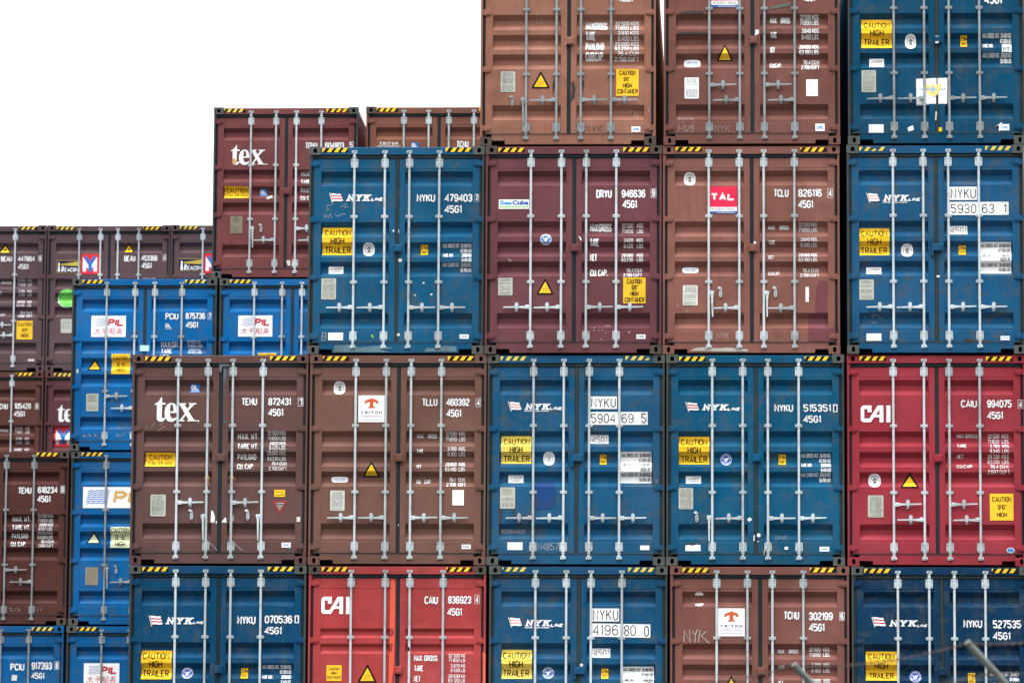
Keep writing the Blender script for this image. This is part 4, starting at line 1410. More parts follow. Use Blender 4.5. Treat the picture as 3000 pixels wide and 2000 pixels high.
F = (15, 42, 1274, 1532)
C = Container('blue container with a white patch numbered 5904 69 5 and a bright blue repaint', G, 5.717, 0, 2, P['nyk590'], seal=RUBBER_OLD, cast=RUSTY_B, box=1, haz='worn')
flag_line(C, F, ((163, 372), (186, 443)), ((174, 377), (240, 379), (258, 430), (185, 433)), (280, 388, 466, 432), (456, 412, 549, 433), (278, 435, 452, 446), True)
d = Draw(F); d.rect(744, 337, 934, 426, 'paper').text('NYKU', 752, 350, 926, 415, 'black', 0.10, 2, 0, False, 3)
d.rect(744, 447, 1152, 538, 'paper').text('5904', 752, 460, 922, 526, 'black', 0.10, 2, 0, False, 3).text('69', 967, 460, 1052, 526, 'black', 0.10, 2)
d.frame(1105, 455, 1146, 533, 2.0, 'type', 2).text('5', 1108, 460, 1141, 526, 'black', 0.10, 2)
d.rect(746, 609, 874, 670, 'paper').text('45G1', 756, 618, 865, 662, 'black', 0.10, 2); d.build('number_sign', C)
high_trailer(C, F, (114, 616, 328, 812), (132, 634, 316, 676), (175, 692, 267, 738), (132, 754, 316, 798), 'paleyellow')
survey_oval(C, F, 453, 776, 41, 47, 'plate')
height_plate(C, F, 810, 745, 864, 821)
nyk_weights(C, F, 966, 1172, (740, 774, 808, 843, 878, 912), 25, '4,000', '8,820', '26,480', '58,380', m='black', plate=(960, 729, 1179, 948), wt=0.115)
acep(C, F, 165, 894, 273, 947)
data_plate(C, F, 110, 982, 215, 1132, 'plate', False, 18)
blank_label(C, F, 163, 1369, 270, 1423, marks=4)
maker(C, F, 1100, 1390, 1165, 1422, 'blue', True)
patch(C, F, [(358, 1100), (362, 1132), (390, 1140), (430, 1130), (462, 1136), (498, 1106), (500, 1020), (494, 950), (470, 930), (420, 936), (358, 938)], 'patchblue', 'paint_patch', 0.2)
patch(C, F, [(100, 1128), (102, 1310), (118, 1310), (116, 1240), (122, 1170), (124, 1130)], 'soot', 'rust_stain', 0.15)
patch(C, F, [(204, 1134), (208, 1195), (216, 1180), (216, 1134)], 'soot', 'rust_stain', 0.15)
patch(C, F, [(526, 1205), (536, 1212), (545, 1205), (545, 1186), (532, 1180), (526, 1190)], 'stain', 'rust_stain', 16)
chalk(C, F, '3029946820', 112, 1275, 285, 1305, 0.085)
chalk(C, F, 'N4857', 378, 1374, 522, 1425, 0.06)
scribble(C, F, [[(1195, 945), (1210, 930), (1222, 950)], [(1205, 945), (1228, 925)]], 2.5)

F = (25, 46, 1291, 1535)
C = Container('blue container marked 515351 with a round eagle badge, left of the bright red one', G, 8.169, 0, 2, P['nyk515'], seal=RUBBER_OLD, cast=RUSTY_B,
              handles=(('l', 0.650, 0.424, 0.670), ('L', 0.648), ('R', 0.648), ('R', 0.648)))
flag_line(C, F, ((164, 380), (187, 450)), ((175, 386), (243, 388), (260, 437), (186, 440)), (282, 397, 470, 440), (460, 420, 555, 441))
number(C, F, [('NYKU', 795, 397, 928, 450), ('515351', 1000, 397, 1195, 450), ('0', 1211, 397, 1242, 453, 'solid'), ('45G1', 1000, 476, 1125, 528)])
high_trailer(C, F, (114, 623, 333, 820), (132, 640, 318, 685), (178, 700, 272, 745), (132, 760, 318, 806))
eagle_disc(C, F, 452, 786, 40, 'royal')
height_plate(C, F, 821, 747, 880, 826)
nyk_weights(C, F, 982, 1195, (744, 780, 813, 848, 881, 917), 26, '3,830', '8,440', '26,650', '58,760')
acep(C, F, 166, 902, 274, 955)
data_plate(C, F, 116, 988, 218, 1137, 'plate', True, 21)
blank_label(C, F, 163, 1378, 271, 1432)
maker(C, F, 1112, 1400, 1180, 1433, 'skyblue')
patch(C, F, [(163, 1392), (190, 1388), (215, 1394), (245, 1386), (271, 1390), (271, 1378), (163, 1378)], 'soot', 'sticker_scrap', 1.6)
d = Draw(F); d.oval(682, 1320, 13, 14, 'paper', 0.8, 1, 12); d.build('sticker_scrap', C)
scraps(C, F, [([(600, 1210), (617, 1226), (636, 1210), (618, 1194)], 'paper'), ([(644, 1358), (652, 1360), (654, 1318), (647, 1320)], 'paper'), ([(862, 1420), (888, 1422), (891, 1402), (868, 1400)], 'paper'), (rc(674, 1360, 682, 1368), 'paper'), (rc(638, 766, 664, 795), 'teal')])
chalk(C, F, 'DNF', 802, 1322, 882, 1348, 0.06)
wire_tie(C, F, [(740, 1385, 0.0), (730, 1420, -0.012), (718, 1440, -0.008), (722, 1462, 0.002)], 0.006, INK['offwhite'])

F = (38, 42, 1307, 1540)
C = Container('bright red container marked 994075 with white block initials, right end of the second tier', G, 10.640, 0, 2, P['caiu'], handles=STAG, cast=P['caiu'][1])
word_cai(C, F, 137, 402, 348, 522)
number(C, F, [('CAIU', 848, 363, 962, 417), ('994075', 1033, 363, 1208, 418), ('4', 1252, 362, 1288, 425, 'box'), ('45G1', 1033, 446, 1145, 500)])
weights(C, F, [('MAX GROSS', 816, 605, 965, 630), ('TARE', 818, 676, 887, 702), ('NET', 818, 749, 864, 775), ('CU.CAP.', 816, 822, 932, 848)],
        rows([('32.500', 'KGS.'), ('71.650', 'LBS.'), ('3.780', 'KGS.'), ('8.340', 'LBS.'), ('28.720', 'KGS.'), ('63.310', 'LBS.')], 1119, 1137, 1190, (605, 641, 677, 713, 750, 787), 27, 15.2) + [('76.4 CU.M.', 1050, 823, 1186, 850), ('2.697 CU.FT.', 1035, 859, 1196, 887)])
survey_oval(C, F, 234, 934, 44, 48)
triangle(C, F, 484, 879, 417, 548, 986)
data_plate(C, F, 185, 1040, 295, 1195, 'plate', False, 24)
caution(C, F, (1047, 1027, 1214, 1216), [('CAUTION', 1063, 1048, 1200, 1085), ("9'6\"", 1102, 1104, 1166, 1140), ('HIGH', 1096, 1158, 1168, 1193)])
d = Draw(F); d.oval(1191, 1427, 28, 19, 'paper').oval(1191, 1427, 25, 16, 'skyblue', 1.6).text('DFIC', 1172, 1421, 1210, 1433, 'navy', 0.16, 2.4); d.build('maker_label', C)

# --- first tier in view ---------------------------------------------
F = (8, 64, 2274, 2716)
C = Container('navy blue container marked 070536, left end of the lowest visible tier', G, 0.821, 0, 1, P['nyk070'], cast=RUSTY_B)
flag_line(C, F, ((264, 692), (300, 828)), ((282, 700), (410, 702), (440, 803), (303, 808)), (478, 718, 842, 803), (826, 766, 968, 798))
number(C, F, [('NYKU', 1393, 698, 1627, 800), ('070536', 1742, 690, 2095, 790), ('6', 2124, 688, 2180, 786, 'solid'), ('45G1', 1740, 833, 1960, 928)])
high_trailer(C, F, (155, 1128, 560, 1493), (190, 1158, 530, 1238), (270, 1262, 440, 1345), (188, 1372, 525, 1460))
eagle_disc(C, F, 759, 1413, 71, 'royal')
height_plate(C, F, 1438, 1340, 1540, 1484)
nyk_weights(C, F, 1713, 2085, (1308, 1370, 1435, 1497, 1560, 1622), 46, '3,830', '8,440', '26,650', '58,760')
data_plate(C, F, 160, 1790, 350, 2060, 'plate', True, 27)

F = (12, 52, 2290, 2754)
C = Container('faded red container with an orange primer stripe down its left door, lowest visible tier', G, 3.282, 0, 1, P['cai836'], 'shallow', 'w', STAGW, cast=RUSTY)
word_cai(C, F, 178, 448, 545, 668)
number(C, F, [('CAIU', 1498, 438, 1673, 540), ('836923', 1798, 435, 2098, 535), ('4', 2140, 420, 2202, 537, 'box'), ('45G1', 1790, 590, 1980, 688)])
weights(C, F, [('MAX. GROSS', 1370, 1190, 1673, 1265), ('TARE', 1372, 1320, 1493, 1395), ('NET', 1370, 1452, 1458, 1527), ('CU. CAP.', 1372, 1582, 1600, 1655)],
        [('32 500 KG', 1810, 1172, 2026, 1218), ('71 650 LB', 1812, 1230, 2024, 1276), ('3 870 KG', 1838, 1300, 2026, 1346), ('8 530 LB', 1838, 1358, 2024, 1404), ('28 630 KG', 1810, 1432, 2026, 1478), ('63 120 LB', 1810, 1488, 2024, 1534), ('76.4 CU.M', 1838, 1560, 2050, 1606), ('2 700 CU.FT', 1812, 1620, 2060, 1666)])
caution(C, F, (253, 1320, 447, 1520), [('CAUTION', 282, 1350, 420, 1385), ('HIGH', 312, 1402, 386, 1437), ('CONTAINER', 260, 1456, 436, 1490)], 'yellow', 'caution_sign', None, 0.13)
triangle(C, F, 779, 1314, 656, 894, 1536)
patch(C, F, [(1054, 2300), (1050, 1490), (1056, 700), (1062, 240), (1106, 226), (1122, 270), (1122, 900), (1112, 1400), (1090, 1500), (1085, 2300)], 'primer', 'primer_patch', 0.0, None, 'bright orange primer stripe')
patch(C, F, [(2252, 2600), (2286, 2600), (2286, 1180), (2262, 1140), (2252, 1160)], 'primer', 'primer_patch', 30.0, C.root)
mb = MB(); mb.cyl((1.387, 0.022, CH - 1.165), (1.387, 0.022, CH - 1.112), 0.0185, 14)
inst('tape_band', mb.mesh('tape_band'), [INK['black']], C.root)

F = (55, 62, 2290, 2714)
C = Container('blue container with a white patch numbered 4196 80 0, middle of the lowest visible tier', G, 5.756, 0, 1, P['nyk419'], seal=RUBBER_OLD, cast=RUSTY_B, box=1, haz='worn')
flag_line(C, F, ((300, 700), (340, 830)), ((316, 708), (440, 715), (470, 806), (341, 812)), (508, 735, 840, 812), (826, 782, 992, 822), (506, 818, 815, 842), True)
d = Draw(F); d.rect(1345, 590, 1685, 752, 'paper').text('NYKU', 1358, 606, 1672, 738, 'black', 0.085, 2, 0, False, 3)
d.poly([(1345, 940), (2074, 954), (2075, 788), (1345, 775)], 'paper').text('4196', 1358, 795, 1672, 925, 'black', 0.085, 2, 0, False, 3).text('80', 1745, 798, 1893, 932, 'black', 0.085, 2)
d.frame(1990, 800, 2062, 946, 3, 'plate', 2).text('0', 1996, 808, 2056, 938, 'black', 0.095, 2)
d.rect(1348, 1085, 1573, 1198, 'paper').text('45G1', 1365, 1098, 1560, 1185, 'black', 0.085, 2); d.build('number_sign', C)
high_trailer(C, F, (205, 1105, 595, 1467), (235, 1138, 568, 1218), (313, 1244, 485, 1330), (233, 1352, 563, 1440), 'paleyellow')
eagle_disc(C, F, 800, 1393, 72, 'absblue')
height_plate(C, F, 1457, 1330, 1556, 1470)
nyk_weights(C, F, 1740, 2108, (1330, 1396, 1455, 1514, 1574, 1634), 42, '4,000', '8,820', '26,480', '58,380', m='black', plate=(1730, 1312, 2118, 1700), wt=0.14)
scraps(C, F, [([(1196, 1298), (1218, 1318), (1238, 1292), (1214, 1274)], 'paper')])

F = (100, 80, 2340, 2733)
C = Container('brown container marked 302199 with chalked letters left of its white logo sign, lowest visible tier', G, 8.225, 0, 1, P['tcnu302'], cast=P['tcnu302'][1])
triton_sign(C, F, 697, 603, 1038, 952)
d = Draw(F)
d.poly([(408, 436), (440, 444), (490, 444), (524, 436), (512, 414), (490, 404), (440, 404), (420, 414)], 'paper')
d.poly([(411, 546), (425, 566), (445, 575), (490, 574), (512, 562), (523, 544), (490, 540), (440, 546)], 'paper')
d.build('inspection_badge', C)
number(C, F, [('TCNU', 1520, 640, 1715, 742), ('302199', 1832, 650, 2135, 750), ('6', 2215, 648, 2280, 756, 'box'), ('45G1', 1835, 790, 2030, 890)])
weights(C, F, [('MAX.', 1447, 1112, 1535, 1160), ('GROSS', 1585, 1112, 1705, 1160), ('TARE', 1447, 1308, 1535, 1355), ('NET', 1447, 1503, 1515, 1550)],
        [('32.500', 1835, 1088, 1980, 1135), ('KGS.', 2012, 1088, 2098, 1135), ('71.650', 1835, 1152, 1980, 1200), ('LBS.', 2012, 1152, 2098, 1200), ('3.700', 1864, 1282, 1984, 1330), ('KGS.', 2016, 1282, 2100, 1330), ('8.160', 1864, 1350, 1984, 1396), ('LBS.', 2016, 1350, 2100, 1396), ('28.800', 1840, 1480, 1984, 1528), ('KGS.', 2016, 1480, 2100, 1528), ('63.490', 1840, 1548, 1984, 1595), ('LBS.', 2016, 1548, 2100, 1595)])
triangle(C, F, 866, 1442, 750, 982, 1660, 'haz')
scribble(C, F, [[(276, 1020), (278, 880), (356, 1028), (345, 872)], [(380, 885), (420, 932), (445, 868)], [(420, 932), (410, 1030)], [(478, 878), (456, 1025)], [(562, 886), (490, 945), (596, 1042)]], 8, 'plate')

F = (135, 100, 2466, 2802)
C = Container('navy blue container marked 527535 behind the bent fence arm, bottom right corner', G, 10.690, 0, 1, P['nyk527'], seal=RUBBER_OLD, cast=RUSTY_B)
flag_line(C, F, ((401, 735), (438, 868)), ((418, 742), (545, 748), (583, 850), (441, 852)), (625, 778, 996, 858), (985, 832, 1124, 865))
number(C, F, [('NYKU', 1585, 772, 1828, 874), ('527535', 1965, 776, 2330, 880), ('45G1', 1965, 926, 2190, 1026)])
high_trailer(C, F, (320, 1172, 725, 1542), (352, 1200, 688, 1274), (430, 1322, 610, 1396), (362, 1440, 683, 1516), 'yellow', 0.16)
eagle_disc(C, F, 962, 1493, 74, 'royal')
height_plate(C, F, 1635, 1432, 1740, 1582)
nyk_weights(C, F, 1925, 2340, (1432, 1500, 1566, 1630), 48, '3,830', '8,440', '26,650', '58,760')

# --- fourth tier (runs out of the top of the picture) -----------------
F = (18, -639, 1845, 1520)
C = Container('faded orange container high on the stack, standing above a maroon one', G, 5.590, 0, 4, P['orange'], handles=(('l', 0.637, 0.443, 0.632), ('L', 0.637), ('R', 0.640), ('R', 0.640)), galv=GALV_OLD, cast=RUSTY)
number(C, F, [('45G1', 1447, -60, 1600, 15)])
ys = (212, 266, 320, 372, 428, 480, 534, 588)
weights(C, F, [('MAXGROSS', 1110, 222, 1340, 308), ('TARE', 1110, 326, 1218, 412), ('PAYLOAD', 1110, 434, 1305, 520), ('CUB.CAP.', 1110, 540, 1305, 628)],
        [(a, x, y, 1665, y + 44) for (a, x), y in zip((('32,500 KGS', 1415), ('71,650 LBS', 1415), ('3,810 KGS', 1445), ('8,400 LBS', 1445), ('28,690 KGS', 1415), ('63,250 LBS', 1415), ('76,4 CUM', 1440), ('2,700 CUFT', 1412)), ys)], 'white', 0.15)
data_plate(C, F, 230, 740, 382, 957, 'plate', True, 30)
triangle(C, F, 648, 746, 553, 739, 917)
caution(C, F, (1430, 720, 1663, 1000), [('CAUTION', 1462, 733, 1633, 785), ("9'6\"", 1508, 803, 1570, 848), ('HIGH', 1500, 866, 1595, 916), ('CONTAINER', 1440, 927, 1655, 978)])
maker(C, F, 1590, 1320, 1682, 1378)
scraps(C, F, [([(1733, 1168), (1768, 1170), (1776, 1115), (1740, 1110)], 'offwhite')])
patch(C, F, [(902, 464), (926, 462), (930, 400), (908, 396)], 'paper', 'sticker_scrap', 8, C.root)
patch(C, F, [(960, 1060), (1000, 1020), (1010, 930), (990, 840), (966, 860), (970, 930)], 'soot', 'rust_stain', 0.1)
patch(C, F, [(770, 980), (800, 900), (815, 830), (790, 820), (770, 870)], 'soot', 'rust_stain', 0.1)
patch(C, F, [(1075, 960), (1090, 930), (1100, 850), (1078, 830)], 'soot', 'rust_stain', 0.1)
scribble(C, F, [[(1600, 1230), (1640, 1160)], [(1650, 1240), (1655, 1180)], [(1570, 1180), (1590, 1140)], [(600, 230), (608, 120)], [(640, 235), (640, 150)]], 4)
chalk(C, F, 'NYK', 1110, 1312, 1290, 1378, 0.06, 'soot')

F = (75, -655, 1935, 1510)
C = Container('reddish brown container at the top with a plain yellow triangle and white chalk scrawls', G, 8.130, 0, 4, P['brown4'], handles=STAG, galv=GALV_OLD, cast=P['brown4'][1])
tal_sign(C, F, 577, -230, 862, 62)
number(C, F, [('45G1', 1540, -75, 1675, 6)])
ys = (142, 196, 290, 350, 456, 514, 614, 672)
weights(C, F, [('MAX.', 1198, 168, 1275, 228), ('GROSS', 1310, 168, 1413, 228), ('TARE', 1200, 325, 1275, 385), ('NET', 1197, 482, 1250, 545), ('CU.CAP.', 1194, 645, 1322, 700)],
        [(a, x, y, 1718, y + 48) for (a, x), y in zip((('32.500 KGS.', 1512), ('71.650 LBS.', 1512), ('3.840 KGS.', 1530), ('8.460 LBS.', 1530), ('28.660 KGS.', 1505), ('63.190 LBS.', 1505), ('76.4 CU.M', 1545), ('2.700 CU.FT', 1525)), ys)], 'white', 0.15)
triangle(C, F, 722, 454, 638, 806, 620, 'haz', False, False)
corten(C, F, 290, 607, 465, 690)
data_plate(C, F, 296, 800, 448, 1022, 'paper', False, 33)
blank_label(C, F, 1577, 824, 1700, 1000, 'paper', 'document_sheet', 6, 8)
maker(C, F, 1672, 1288, 1770, 1365, 'skyblue')
scraps(C, F, [([(985, 448), (1005, 440), (1022, 400), (1000, 410)], 'teal'), ([(1040, 358), (1078, 360), (1082, 302), (1046, 298)], 'paper')])
patch(C, F, [(1195, 90), (1290, 70), (1415, 50), (1415, 10), (1330, 30), (1195, 60)], 'type', 'rub_mark', 0.1)
patch(C, F, [(215, 355), (540, 350), (540, 322), (330, 316), (215, 330)], 'soot', 'rub_mark', 0.1)
patch(C, F, [(230, 140), (500, 136), (490, 100), (340, 98), (250, 112)], 'soot', 'rub_mark', 0.1)
chalk(C, F, 'NYK', 238, 1215, 395, 1256, 0.09)
chalk(C, F, '1-11/6', 222, 1298, 395, 1372, 0.06)
chalk(C, F, 'NYK', 612, 1300, 770, 1374, 0.05)

F = (125, -665, 2036, 1500)
C = Container('blue container with a white poster stuck across its doors, top right corner of the stack', G, 10.672, 0, 4, P['nyk4'], seal=RUBBER_OLD, galv=GALV_OLD, cast=RUSTY_B)
number(C, F, [('45G1', 1605, -70, 1795, 30)])
high_trailer(C, F, (275, 182, 605, 487), (302, 212, 583, 276), (368, 298, 517, 362), (302, 385, 580, 456))
survey_oval(C, F, 807, 418, 60, 79)
height_plate(C, F, 1340, 350, 1421, 480)
nyk_weights(C, F, 1580, 1897, (335, 388, 440, 490, 542, 598), 46, '3,830', '8,440', '26,650', '58,760', wt=0.15)
acep(C, F, 360, 592, 519, 686)
data_plate(C, F, 275, 720, 430, 950, 'plate', False, 36)
blank_label(C, F, 350, 1287, 510, 1376)
maker(C, F, 1765, 1288, 1862, 1354, 'skyblue')
d = Draw(F)
d.poly([(866, 1090), (1000, 1084), (1196, 1078), (1200, 802), (1050, 806), (864, 812)], 'paper')
d.poly([(960, 880), (1000, 860), (1020, 900), (1040, 850), (1060, 900), (1080, 868), (1138, 866), (1120, 930), (1100, 970), (1060, 1000), (1000, 985), (975, 940)][::-1], 'faintyellow', 2)
d.poly([(1010, 930), (1030, 900), (1050, 900), (1068, 930), (1040, 960)][::-1], 'faintblue', 3)
d.rect(905, 916, 1180, 926, 'faintblue', 4)
d.build('paper_poster', C, C.root)
scraps(C, F, [([(778, 1362), (835, 1345), (826, 1300), (805, 1306), (768, 1325)], 'paper'), (rc(1103, 1322, 1138, 1362), 'yellow'), ([(1718, 1312), (1755, 1362), (1795, 1322), (1780, 1268)], 'paper'), ([(1720, 1314), (1748, 1358), (1752, 1316), (1745, 1298)], 'skyblue')])
patch(C, F, [(1070, 448), (1106, 446), (1106, 370), (1072, 372)], 'offwhite', 'sticker_scrap', 34, C.root)
patch(C, F, [(1064, 1250), (1078, 1240), (1084, 1160), (1070, 1152)], 'offwhite', 'sticker_scrap', 6, C.root)

# ================================================================== the second row of stacks
F = (75, 84, 1405, 1640)
C = Container('maroon container with rust-stained white lowercase lettering, standing clear against the sky', G, 0.412, 1, 4, P['tghu'], handles=(('r', 0.838, 0.820, 0.850), ('L', 0.646), ('R', 0.838), ('L', 0.646)), galv=GALV, cast=RUSTY_B)
word_tex(C, F, 233, 420, 572, 608, True)
caution(C, F, (181, 803, 403, 908), [('CAUTION', 195, 818, 390, 858), ("2.9m 9'6 HIGH", 193, 872, 393, 895)])
gl_badge(C, F, 503, 823, 571, 888)
number(C, F, [('TGHU', 917, 402, 1030, 462), ('604803', 1098, 402, 1275, 460), ('5', 1322, 397, 1361, 460, 'box')])
weights(C, F, [('MAX. WT.', 880, 668, 1040, 708), ('TARE WT.', 880, 741, 1040, 781), ('PAYLOAD', 880, 816, 1026, 857), ('CU. CAP.', 880, 890, 1010, 930)], [('32.500 KGS', 1098, 650, 1236, 680), ('71.650 LBS', 1098, 688, 1236, 716)])
data_plate(C, F, 240, 1074, 351, 1232, 'platedark', False, 40)
scraps(C, F, [([(563, 902), (578, 926), (626, 900), (612, 878)], 'offwhite'), ([(757, 1480), (770, 1524), (795, 1522), (792, 1474)], 'offwhite')])
patch(C, F, [(238, 1322), (262, 1318), (258, 1308), (236, 1310)], 'soot', 'rust_stain', 0.1)

F = (1482, 72, 2812, 1628)
C = Container('rust orange container behind the faded orange one, only its top against the sky', G, 2.980, 1, 4, P['triton4'], cast=RUSTY)
d = Draw(F); d.text('TRITON', 1608, 393, 1776, 418, 'white', 0.22, 1, 0, True, 3.4).font('www.tritoncontainer.com', 1583, 421, 1800, 437, 'white'); d.build('logo_marking', C)
gl_badge(C, F, 1896, 398, 1961, 460)
number(C, F, [('TCNU', 2311, 384, 2424, 446)])

F = (650, 677, 2000, 2258)
C = Container('bright blue container marked 875736 with wave logo sign, behind the brown stack', G, -1.924, 1, 3, P['pciu'], 'five', 'w', STAGW, seal=RUBBER_OLD, cast=RUSTY_B)
wave_sign(C, F, 832, 1018, 1153, 1213)
number(C, F, [('PCIU', 1520, 995, 1642, 1054), ('875736', 1708, 992, 1890, 1050), ('7', 1915, 990, 1950, 1053, 'box'), ('45G1', 1710, 1075, 1825, 1130)])
gl_badge(C, F, 1520, 1090, 1580, 1144, False)
weights(C, F, [('MAX.GR.', 1480, 1256, 1648, 1306), ('TARE', 1480, 1316, 1587, 1364), ('NET', 1480, 1374, 1560, 1422)], [('32.500 KG', 1722, 1248, 1848, 1273), ('71.650 LBS', 1722, 1280, 1865, 1305), ('3.840 KG', 1738, 1314, 1848, 1339), ('8.465 LBS', 1735, 1342, 1862, 1366)])
scraps(C, F, [(rc(1288, 1290, 1373, 1344), 'tape'), (rc(703, 1508, 719, 1546), 'offwhite')])
triangle(C, F, 867, 1413, 801, 932, 1517)
caution(C, F, (1025, 1367, 1198, 1553), [('CAUTION', 1040, 1388, 1182, 1424), ("9'-6\"", 1072, 1442, 1157, 1480), ('HIGH', 1072, 1497, 1150, 1531)])
data_plate(C, F, 797, 1733, 911, 1894, 'plate', False, 42)
scribble(C, F, [[(790, 2105), (774, 2122), (780, 2132), (795, 2122), (778, 2118)], [(800, 2135), (830, 2102)], [(835, 2108), (832, 2130)], [(850, 2112), (836, 2120), (852, 2130)], [(880, 2132), (884, 2108), (900, 2112), (886, 2120), (904, 2130)], [(1075, 2130), (1090, 2100), (1110, 2128), (1160, 2100)], [(1090, 2045), (1110, 2050), (1135, 2044)]], 3)

F = (222, 174, 2469, 2808)
C = Container('bright blue container with wave logo sign, directly beneath the maroon one with rust-stained lettering', G, 0.548, 1, 3, P['pciu'], 'five', 'w', STAGW, seal=RUBBER_OLD, cast=RUSTY_B)
wave_sign(C, F, 518, 738, 1046, 1060)
caution(C, F, (830, 1313, 1112, 1620), [('CAUTION', 842, 1326, 1102, 1386), ("9'-6\"", 900, 1414, 1046, 1476), ('HIGH', 900, 1504, 1030, 1560)])

F = (-505, 92, 433, 1201)
C = Container('dark brown container marked 618234 at the left edge, on top of a blue one', G, -4.357, 1, 2, P['temu618'], 'five', 'w', STAGW, galv=GALV_OLD, cast=RUSTY)
number(C, F, [('TEMU', 105, 322, 192, 364), ('618234', 232, 318, 360, 360), ('0', 378, 312, 406, 360, 'box'), ('45G1', 230, 376, 315, 418)])
weights(C, F, [('MAX. WT.', 70, 508, 188, 540), ('TARE WT.', 70, 562, 187, 592), ('PAYLOAD', 67, 616, 173, 647), ('CU. CAP.', 65, 670, 163, 700)],
        [('32.500 KGS', 232, 495, 333, 515), ('71.650 LBS', 232, 523, 331, 543), ('3.899 KGS', 242, 550, 333, 570), ('8.597 LBS', 242, 577, 330, 597), ('28.610 KGS', 232, 603, 333, 623), ('63.083 LBS', 232, 630, 331, 651), ('76.4 CU.M.', 255, 657, 342, 678), ('2.698 CU.FT.', 240, 684, 343, 705)])
scribble(C, F, [[(62, 1095), (80, 1092), (70, 1112), (92, 1110)], [(96, 1112), (110, 1090)], [(115, 1112), (125, 1095), (135, 1115)], [(240, 1095), (250, 1112)], [(262, 1092), (270, 1110)]], 2)

F = (442, 88, 1380, 1198)
C = Container('bright blue container with a wide wave sign in tan letters and a washed-out caution sign', G, -1.892, 1, 2, P['pil2'], 'five', 'w', (('r', 0.930, 0.782, 0.930), ('L', 0.722), ('R', 0.915), ('L', 0.715)), galv=GALV_OLD, seal=RUBBER_OLD, cast=RUSTY_B)
wave_sign_wide(C, F, 522, 315, 965, 450)
caution(C, F, (703, 570, 828, 703), [('CAUTION', 708, 577, 822, 605), ("9'-6\"", 730, 620, 802, 651), ('HIGH', 733, 663, 798, 695)], 'fadedgreen', 'caution_sign', 'washed-out pale caution sign')
triangle(C, F, 594, 598, 547, 640, 677, 'fadedgreen')
data_plate(C, F, 547, 828, 627, 942, 'platedark', False, 45)

F = (-530, 1208, 410, 2318)
C = Container('blue container marked 917393 in the bottom left corner', G, -4.389, 1, 1, P['pciu917'], 'five', 'w', STAGW, galv=GALV_OLD, seal=RUBBER_OLD)
number(C, F, [('PCIU', 68, 1448, 158, 1493), ('917393', 203, 1440, 336, 1487), ('8', 352, 1435, 381, 1486, 'box'), ('45G1', 203, 1506, 287, 1546)])
scraps(C, F, [([(75, 1556), (110, 1558), (113, 1522), (80, 1520)], 'offwhite')])

F = (425, 1205, 1365, 2315)
C = Container('blue container with a wave logo sign at the bottom, second stack from the left edge', G, -1.913, 1, 1, P['pciu917'], 'five', 'w', STAGW, galv=GALV_OLD, seal=RUBBER_OLD, cast=RUSTY_B)
wave_sign(C, F, 540, 1442, 768, 1582)

# ================================================================== the third row of stacks
F = (-656, 175, 384, 1388)
C = Container('dark plum container marked 447864 at the left edge against the sky', G, -6.772, 2, 4, P['beau'], 'five', 'n', STAGW, cast=P['beau'][1])
triangle(C, F, 30, 323, -24, 84, 407, 'yellow', True)
number(C, F, [('BEAU', -2, 432, 92, 474), ('447864', 142, 430, 285, 473), ('9', 314, 423, 346, 473, 'box'), ('45G1', 145, 495, 233, 539)])
weights(C, F, [('MAX. GROSS', -70, 636, 89, 660), ('TARE', -60, 724, 14, 748), ('NET', -60, 812, -10, 836), ('CU. CAP.', -70, 905, 46, 927)],
        rows([('32.500', 'KGS'), ('71.650', 'LBS'), ('3.700', 'KGS'), ('8.160', 'LBS'), ('28.800', 'KGS'), ('63.490', 'LBS')], 206, 225, 263, (622, 654, 710, 740, 797, 829), 21, 12) + [('76.4', 165, 887, 206, 909), ('CU.M.', 222, 887, 272, 909), ('2.698', 150, 916, 206, 938), ('CU.FT.', 222, 916, 274, 938)])
caution(C, F, (143, 967, 278, 1122), [('CAUTION', 152, 982, 272, 1012), ("9'6\"", 188, 1028, 243, 1059), ('HIGH', 180, 1073, 243, 1105)])
d = Draw(F); d.rect(244, 1285, 297, 1302, 'paper').text('SINGAMAS', 248, 1289, 293, 1298, 'red', 0.2, 2); d.build('maker_label', C)

F = (425, 187, 1570, 1525)
C = Container('dark plum container marked 453366 with a lighthouse sign and a green sticker', G, -4.321, 2, 4, P['beau'], 'five', 'n', STAGW, cast=P['beau'][1])
beacon_sign(C, F, 512, 507, 735, 622)
ym_sign(C, F, 740, 448, 905, 632)
triangle(C, F, 1179, 348, 1126, 1232, 438, 'yellow', True)
number(C, F, [('BEAU', 1140, 465, 1245, 516), ('453366', 1298, 462, 1450, 512), ('4', 1498, 453, 1532, 512, 'box'), ('45G1', 1302, 530, 1397, 582)])
weights(C, F, [('MAX. GROSS', 1060, 690, 1245, 716)], [('32.500 KGS', 1312, 670, 1434, 694), ('71.650 LBS', 1312, 708, 1434, 732)])
d = Draw(F); d.oval(615, 855, 88, 85, 'paper').oval(615, 852, 85, 82, 'green', 1.6)
d.font('Water Based', 542, 838, 690, 862, 'olive', 2.6).font('Paint', 584, 873, 650, 894, 'olive', 2.6).font('Aqua & Green', 552, 804, 680, 826, 'olive', 2.6); d.build('round_sticker', C)
data_plate(C, F, 562, 1043, 664, 1172, 'plate', True, 50)

F = (1575, 178, 2720, 1516)
C = Container('dark plum container with a lighthouse sign, half hidden by the maroon stack', G, -1.874, 2, 4, P['beau'], 'five', 'n', STAGW, cast=P['beau'][1])
beacon_sign(C, F, 1655, 485, 1878, 600)
ym_sign(C, F, 1884, 440, 2048, 620)

